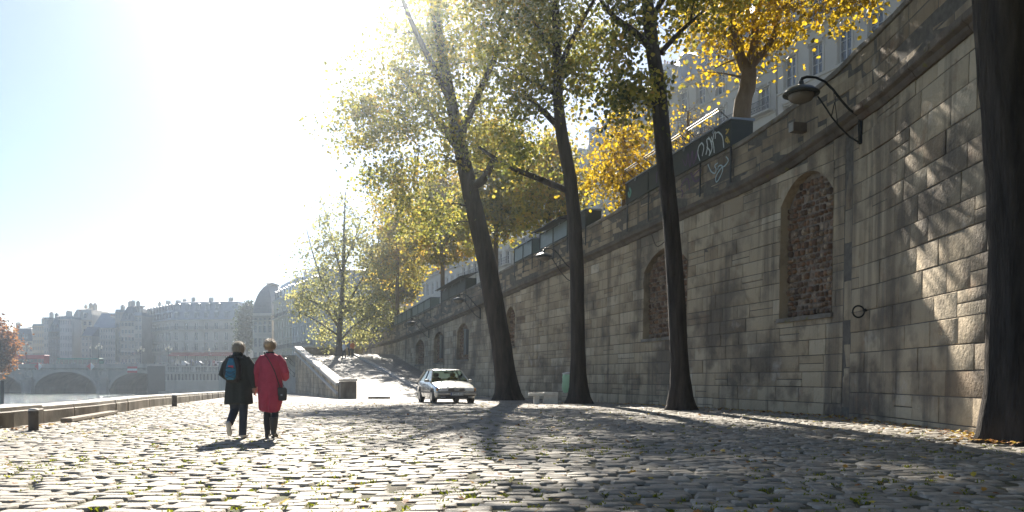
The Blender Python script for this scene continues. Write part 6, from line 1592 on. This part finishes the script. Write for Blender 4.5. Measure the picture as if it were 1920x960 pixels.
def ramp_people():
    z = rampz(82)
    def fig(px, d, z, h, cloth, legs, lab, pose=0):
        r = empty('person', (PX(px, d), d, z), q_.uniform(-1, 1), label=lab, cat='person'); s = h / 1.7
        b = MB(); b.ell((0, 0, 1.59 * s), (.085, .1, .115), 12, 8); b.tube([(0, 0, 1.5 * s), (0, 0, 1.4 * s)], .05, 8); b.tube([(0, 0, 1.42 * s), (0, 0, .9 * s)], [(.12, .08), (.13, .1)], 10)
        for sg in (-1, 1): b.tube([(sg * .17, 0, 1.38 * s), (sg * .24, 0, 1.12 * s), (sg * .2, .12, .92 * s)], [.045, .038, .025], 8); hand(b, (sg * .2, .12, .92 * s), (0, .5, -.8), (-sg, 0, 0), (0, 1, 0)); b.tube([(sg * .09, 0, .9 * s), (sg * .1, sg * .08, .48 * s), (sg * .1, sg * .1, .06)], [.08, .055, .04], 8)
        remesh(b.build('body', M_skin, r), .012, 2)
        t = MB(); t.loft([[(w * math.cos(a), dp * math.sin(a), z_ * s) for a in [2 * math.pi * k / 14 for k in range(14)]] for z_, w, dp in ((.82, .17, .125), (1.0, .165, .12), (1.2, .18, .125), (1.38, .17, .11), (1.45, .07, .06))])
        for sg in (-1, 1): t.tube([(sg * .14, 0, 1.38 * s), (sg * .235, 0, 1.14 * s), (sg * .21, .07, 1.0 * s)], [.065, .055, .05], 8)
        remesh(t.build('jacket', cloth, r), .02, 2)
        t = MB()
        for sg in (-1, 1): t.tube([(sg * .085, 0, .92 * s), (sg * .1, sg * .08, .48 * s), (sg * .1, sg * .1, .06)], [.1, .075, .065], 8); shoe(t, (sg * .1, sg * .1 - .08, .01), (sg * .1, sg * .1 + .16, .01), (0, 0, 1), .045)
        remesh(t.build('trousers', legs, r), .02, 2); h_ = MB(); h_.ell((0, -.012, 1.625 * s), (.095, .108, .10), 12, 8); h_.build('hair', pmat('dark_hair', (.03, .02, .015), .6), r, smooth=True)
    q_ = random.Random(1); dk = pmat('dark_cloth', (.02, .025, .035), .85)
    fig(645, 80.5, rampz(80.5), 1.72, pmat('white_shirt', (.7, .72, .74), .8), dk, 'small figure in a white shirt standing at the top of the ramp')
    fig(655, 83.5, rampz(83.5), 1.68, pmat('blue_jacket', (.12, .2, .3), .8), dk, 'small figure in a blue jacket between the white shirt and orange jacket')
    fig(661, 82.5, rampz(82.5), 1.75, pmat('orange_jacket', (.6, .2, .06), .8), dk, 'small figure in an orange jacket near the kerb at the ramp top')
ramp_people()

# ---------------------------------------------------------------- air, camera, light
HAZE_DENS = 0.00082; HAZE_ANISO = .9
def haze():
    mb = MB(); x0, x1, y0, y1, z0, z1 = -420, 120, -20, 300, WZ - 2.8, 40
    mb.box(((x0 + x1) / 2, (y0 + y1) / 2, (z0 + z1) / 2), (x1 - x0, y1 - y0, z1 - z0))
    m = bpy.data.materials.new('haze'); m.use_nodes = True; nt = m.node_tree; nt.nodes.clear(); o = nt.nodes.new('ShaderNodeOutputMaterial'); v = nt.nodes.new('ShaderNodeVolumePrincipled')
    v.inputs['Color'].default_value = (.80, .90, 1, 1); v.inputs['Density'].default_value = HAZE_DENS; v.inputs['Anisotropy'].default_value = HAZE_ANISO; nt.links.new(v.outputs[0], o.inputs['Volume'])
    ob = mb.build('haze', m); tag(ob, 'thin bright morning haze over the river and quay', 'haze', kind='stuff')
if HAZE_DENS > 0: haze()
cam = bpy.data.cameras.new('camera'); co = bpy.data.objects.new('camera', cam); COL.objects.link(co)
co.location = (0, 0, 1.0); co.rotation_euler = (math.pi / 2, 0, 0); cam.lens = 36 * F / 1920; cam.sensor_width = 36; cam.shift_y = (HZ - 480) / 1920; cam.clip_end = 5000; cam.clip_start = .1
sc.camera = co
AZ, EL = rad(-7.5), rad(36)
sv = Vector((math.sin(AZ) * math.cos(EL), math.cos(AZ) * math.cos(EL), math.sin(EL)))
sun = bpy.data.lights.new('sun', 'SUN'); sun.energy = 5.0; sun.angle = rad(.53); sun.color = (1, .92, .80)
so = bpy.data.objects.new('sun', sun); COL.objects.link(so); so.rotation_euler = sv.to_track_quat('Z', 'Y').to_euler(); so.location = (0, 40, 60)
w = bpy.data.worlds.new('World'); sc.world = w; w.use_nodes = True; nt = w.node_tree; bg = nt.nodes['Background']
sky = nt.nodes.new('ShaderNodeTexSky'); sky.sky_type = 'NISHITA'; sky.sun_disc = False; sky.sun_elevation = EL; sky.sun_rotation = AZ; sky.dust_density = .5; sky.air_density = .8; sky.ozone_density = 2.0
nt.links.new(sky.outputs[0], bg.inputs[0]); bg.inputs[1].default_value = .05
sc.view_settings.view_transform = 'Standard'; sc.view_settings.look = 'None'; sc.view_settings.gamma = 1; sc.view_settings.use_curve_mapping = False; sc.view_settings.exposure = 1.58
cy = sc.cycles; cy.use_denoising = True
cy.max_bounces = 8; cy.diffuse_bounces = 3; cy.glossy_bounces = 3; cy.transmission_bounces = 5; cy.volume_bounces = 1; cy.transparent_max_bounces = 8
cy.sample_clamp_indirect = 6; cy.caustics_reflective = False; cy.caustics_refractive = False
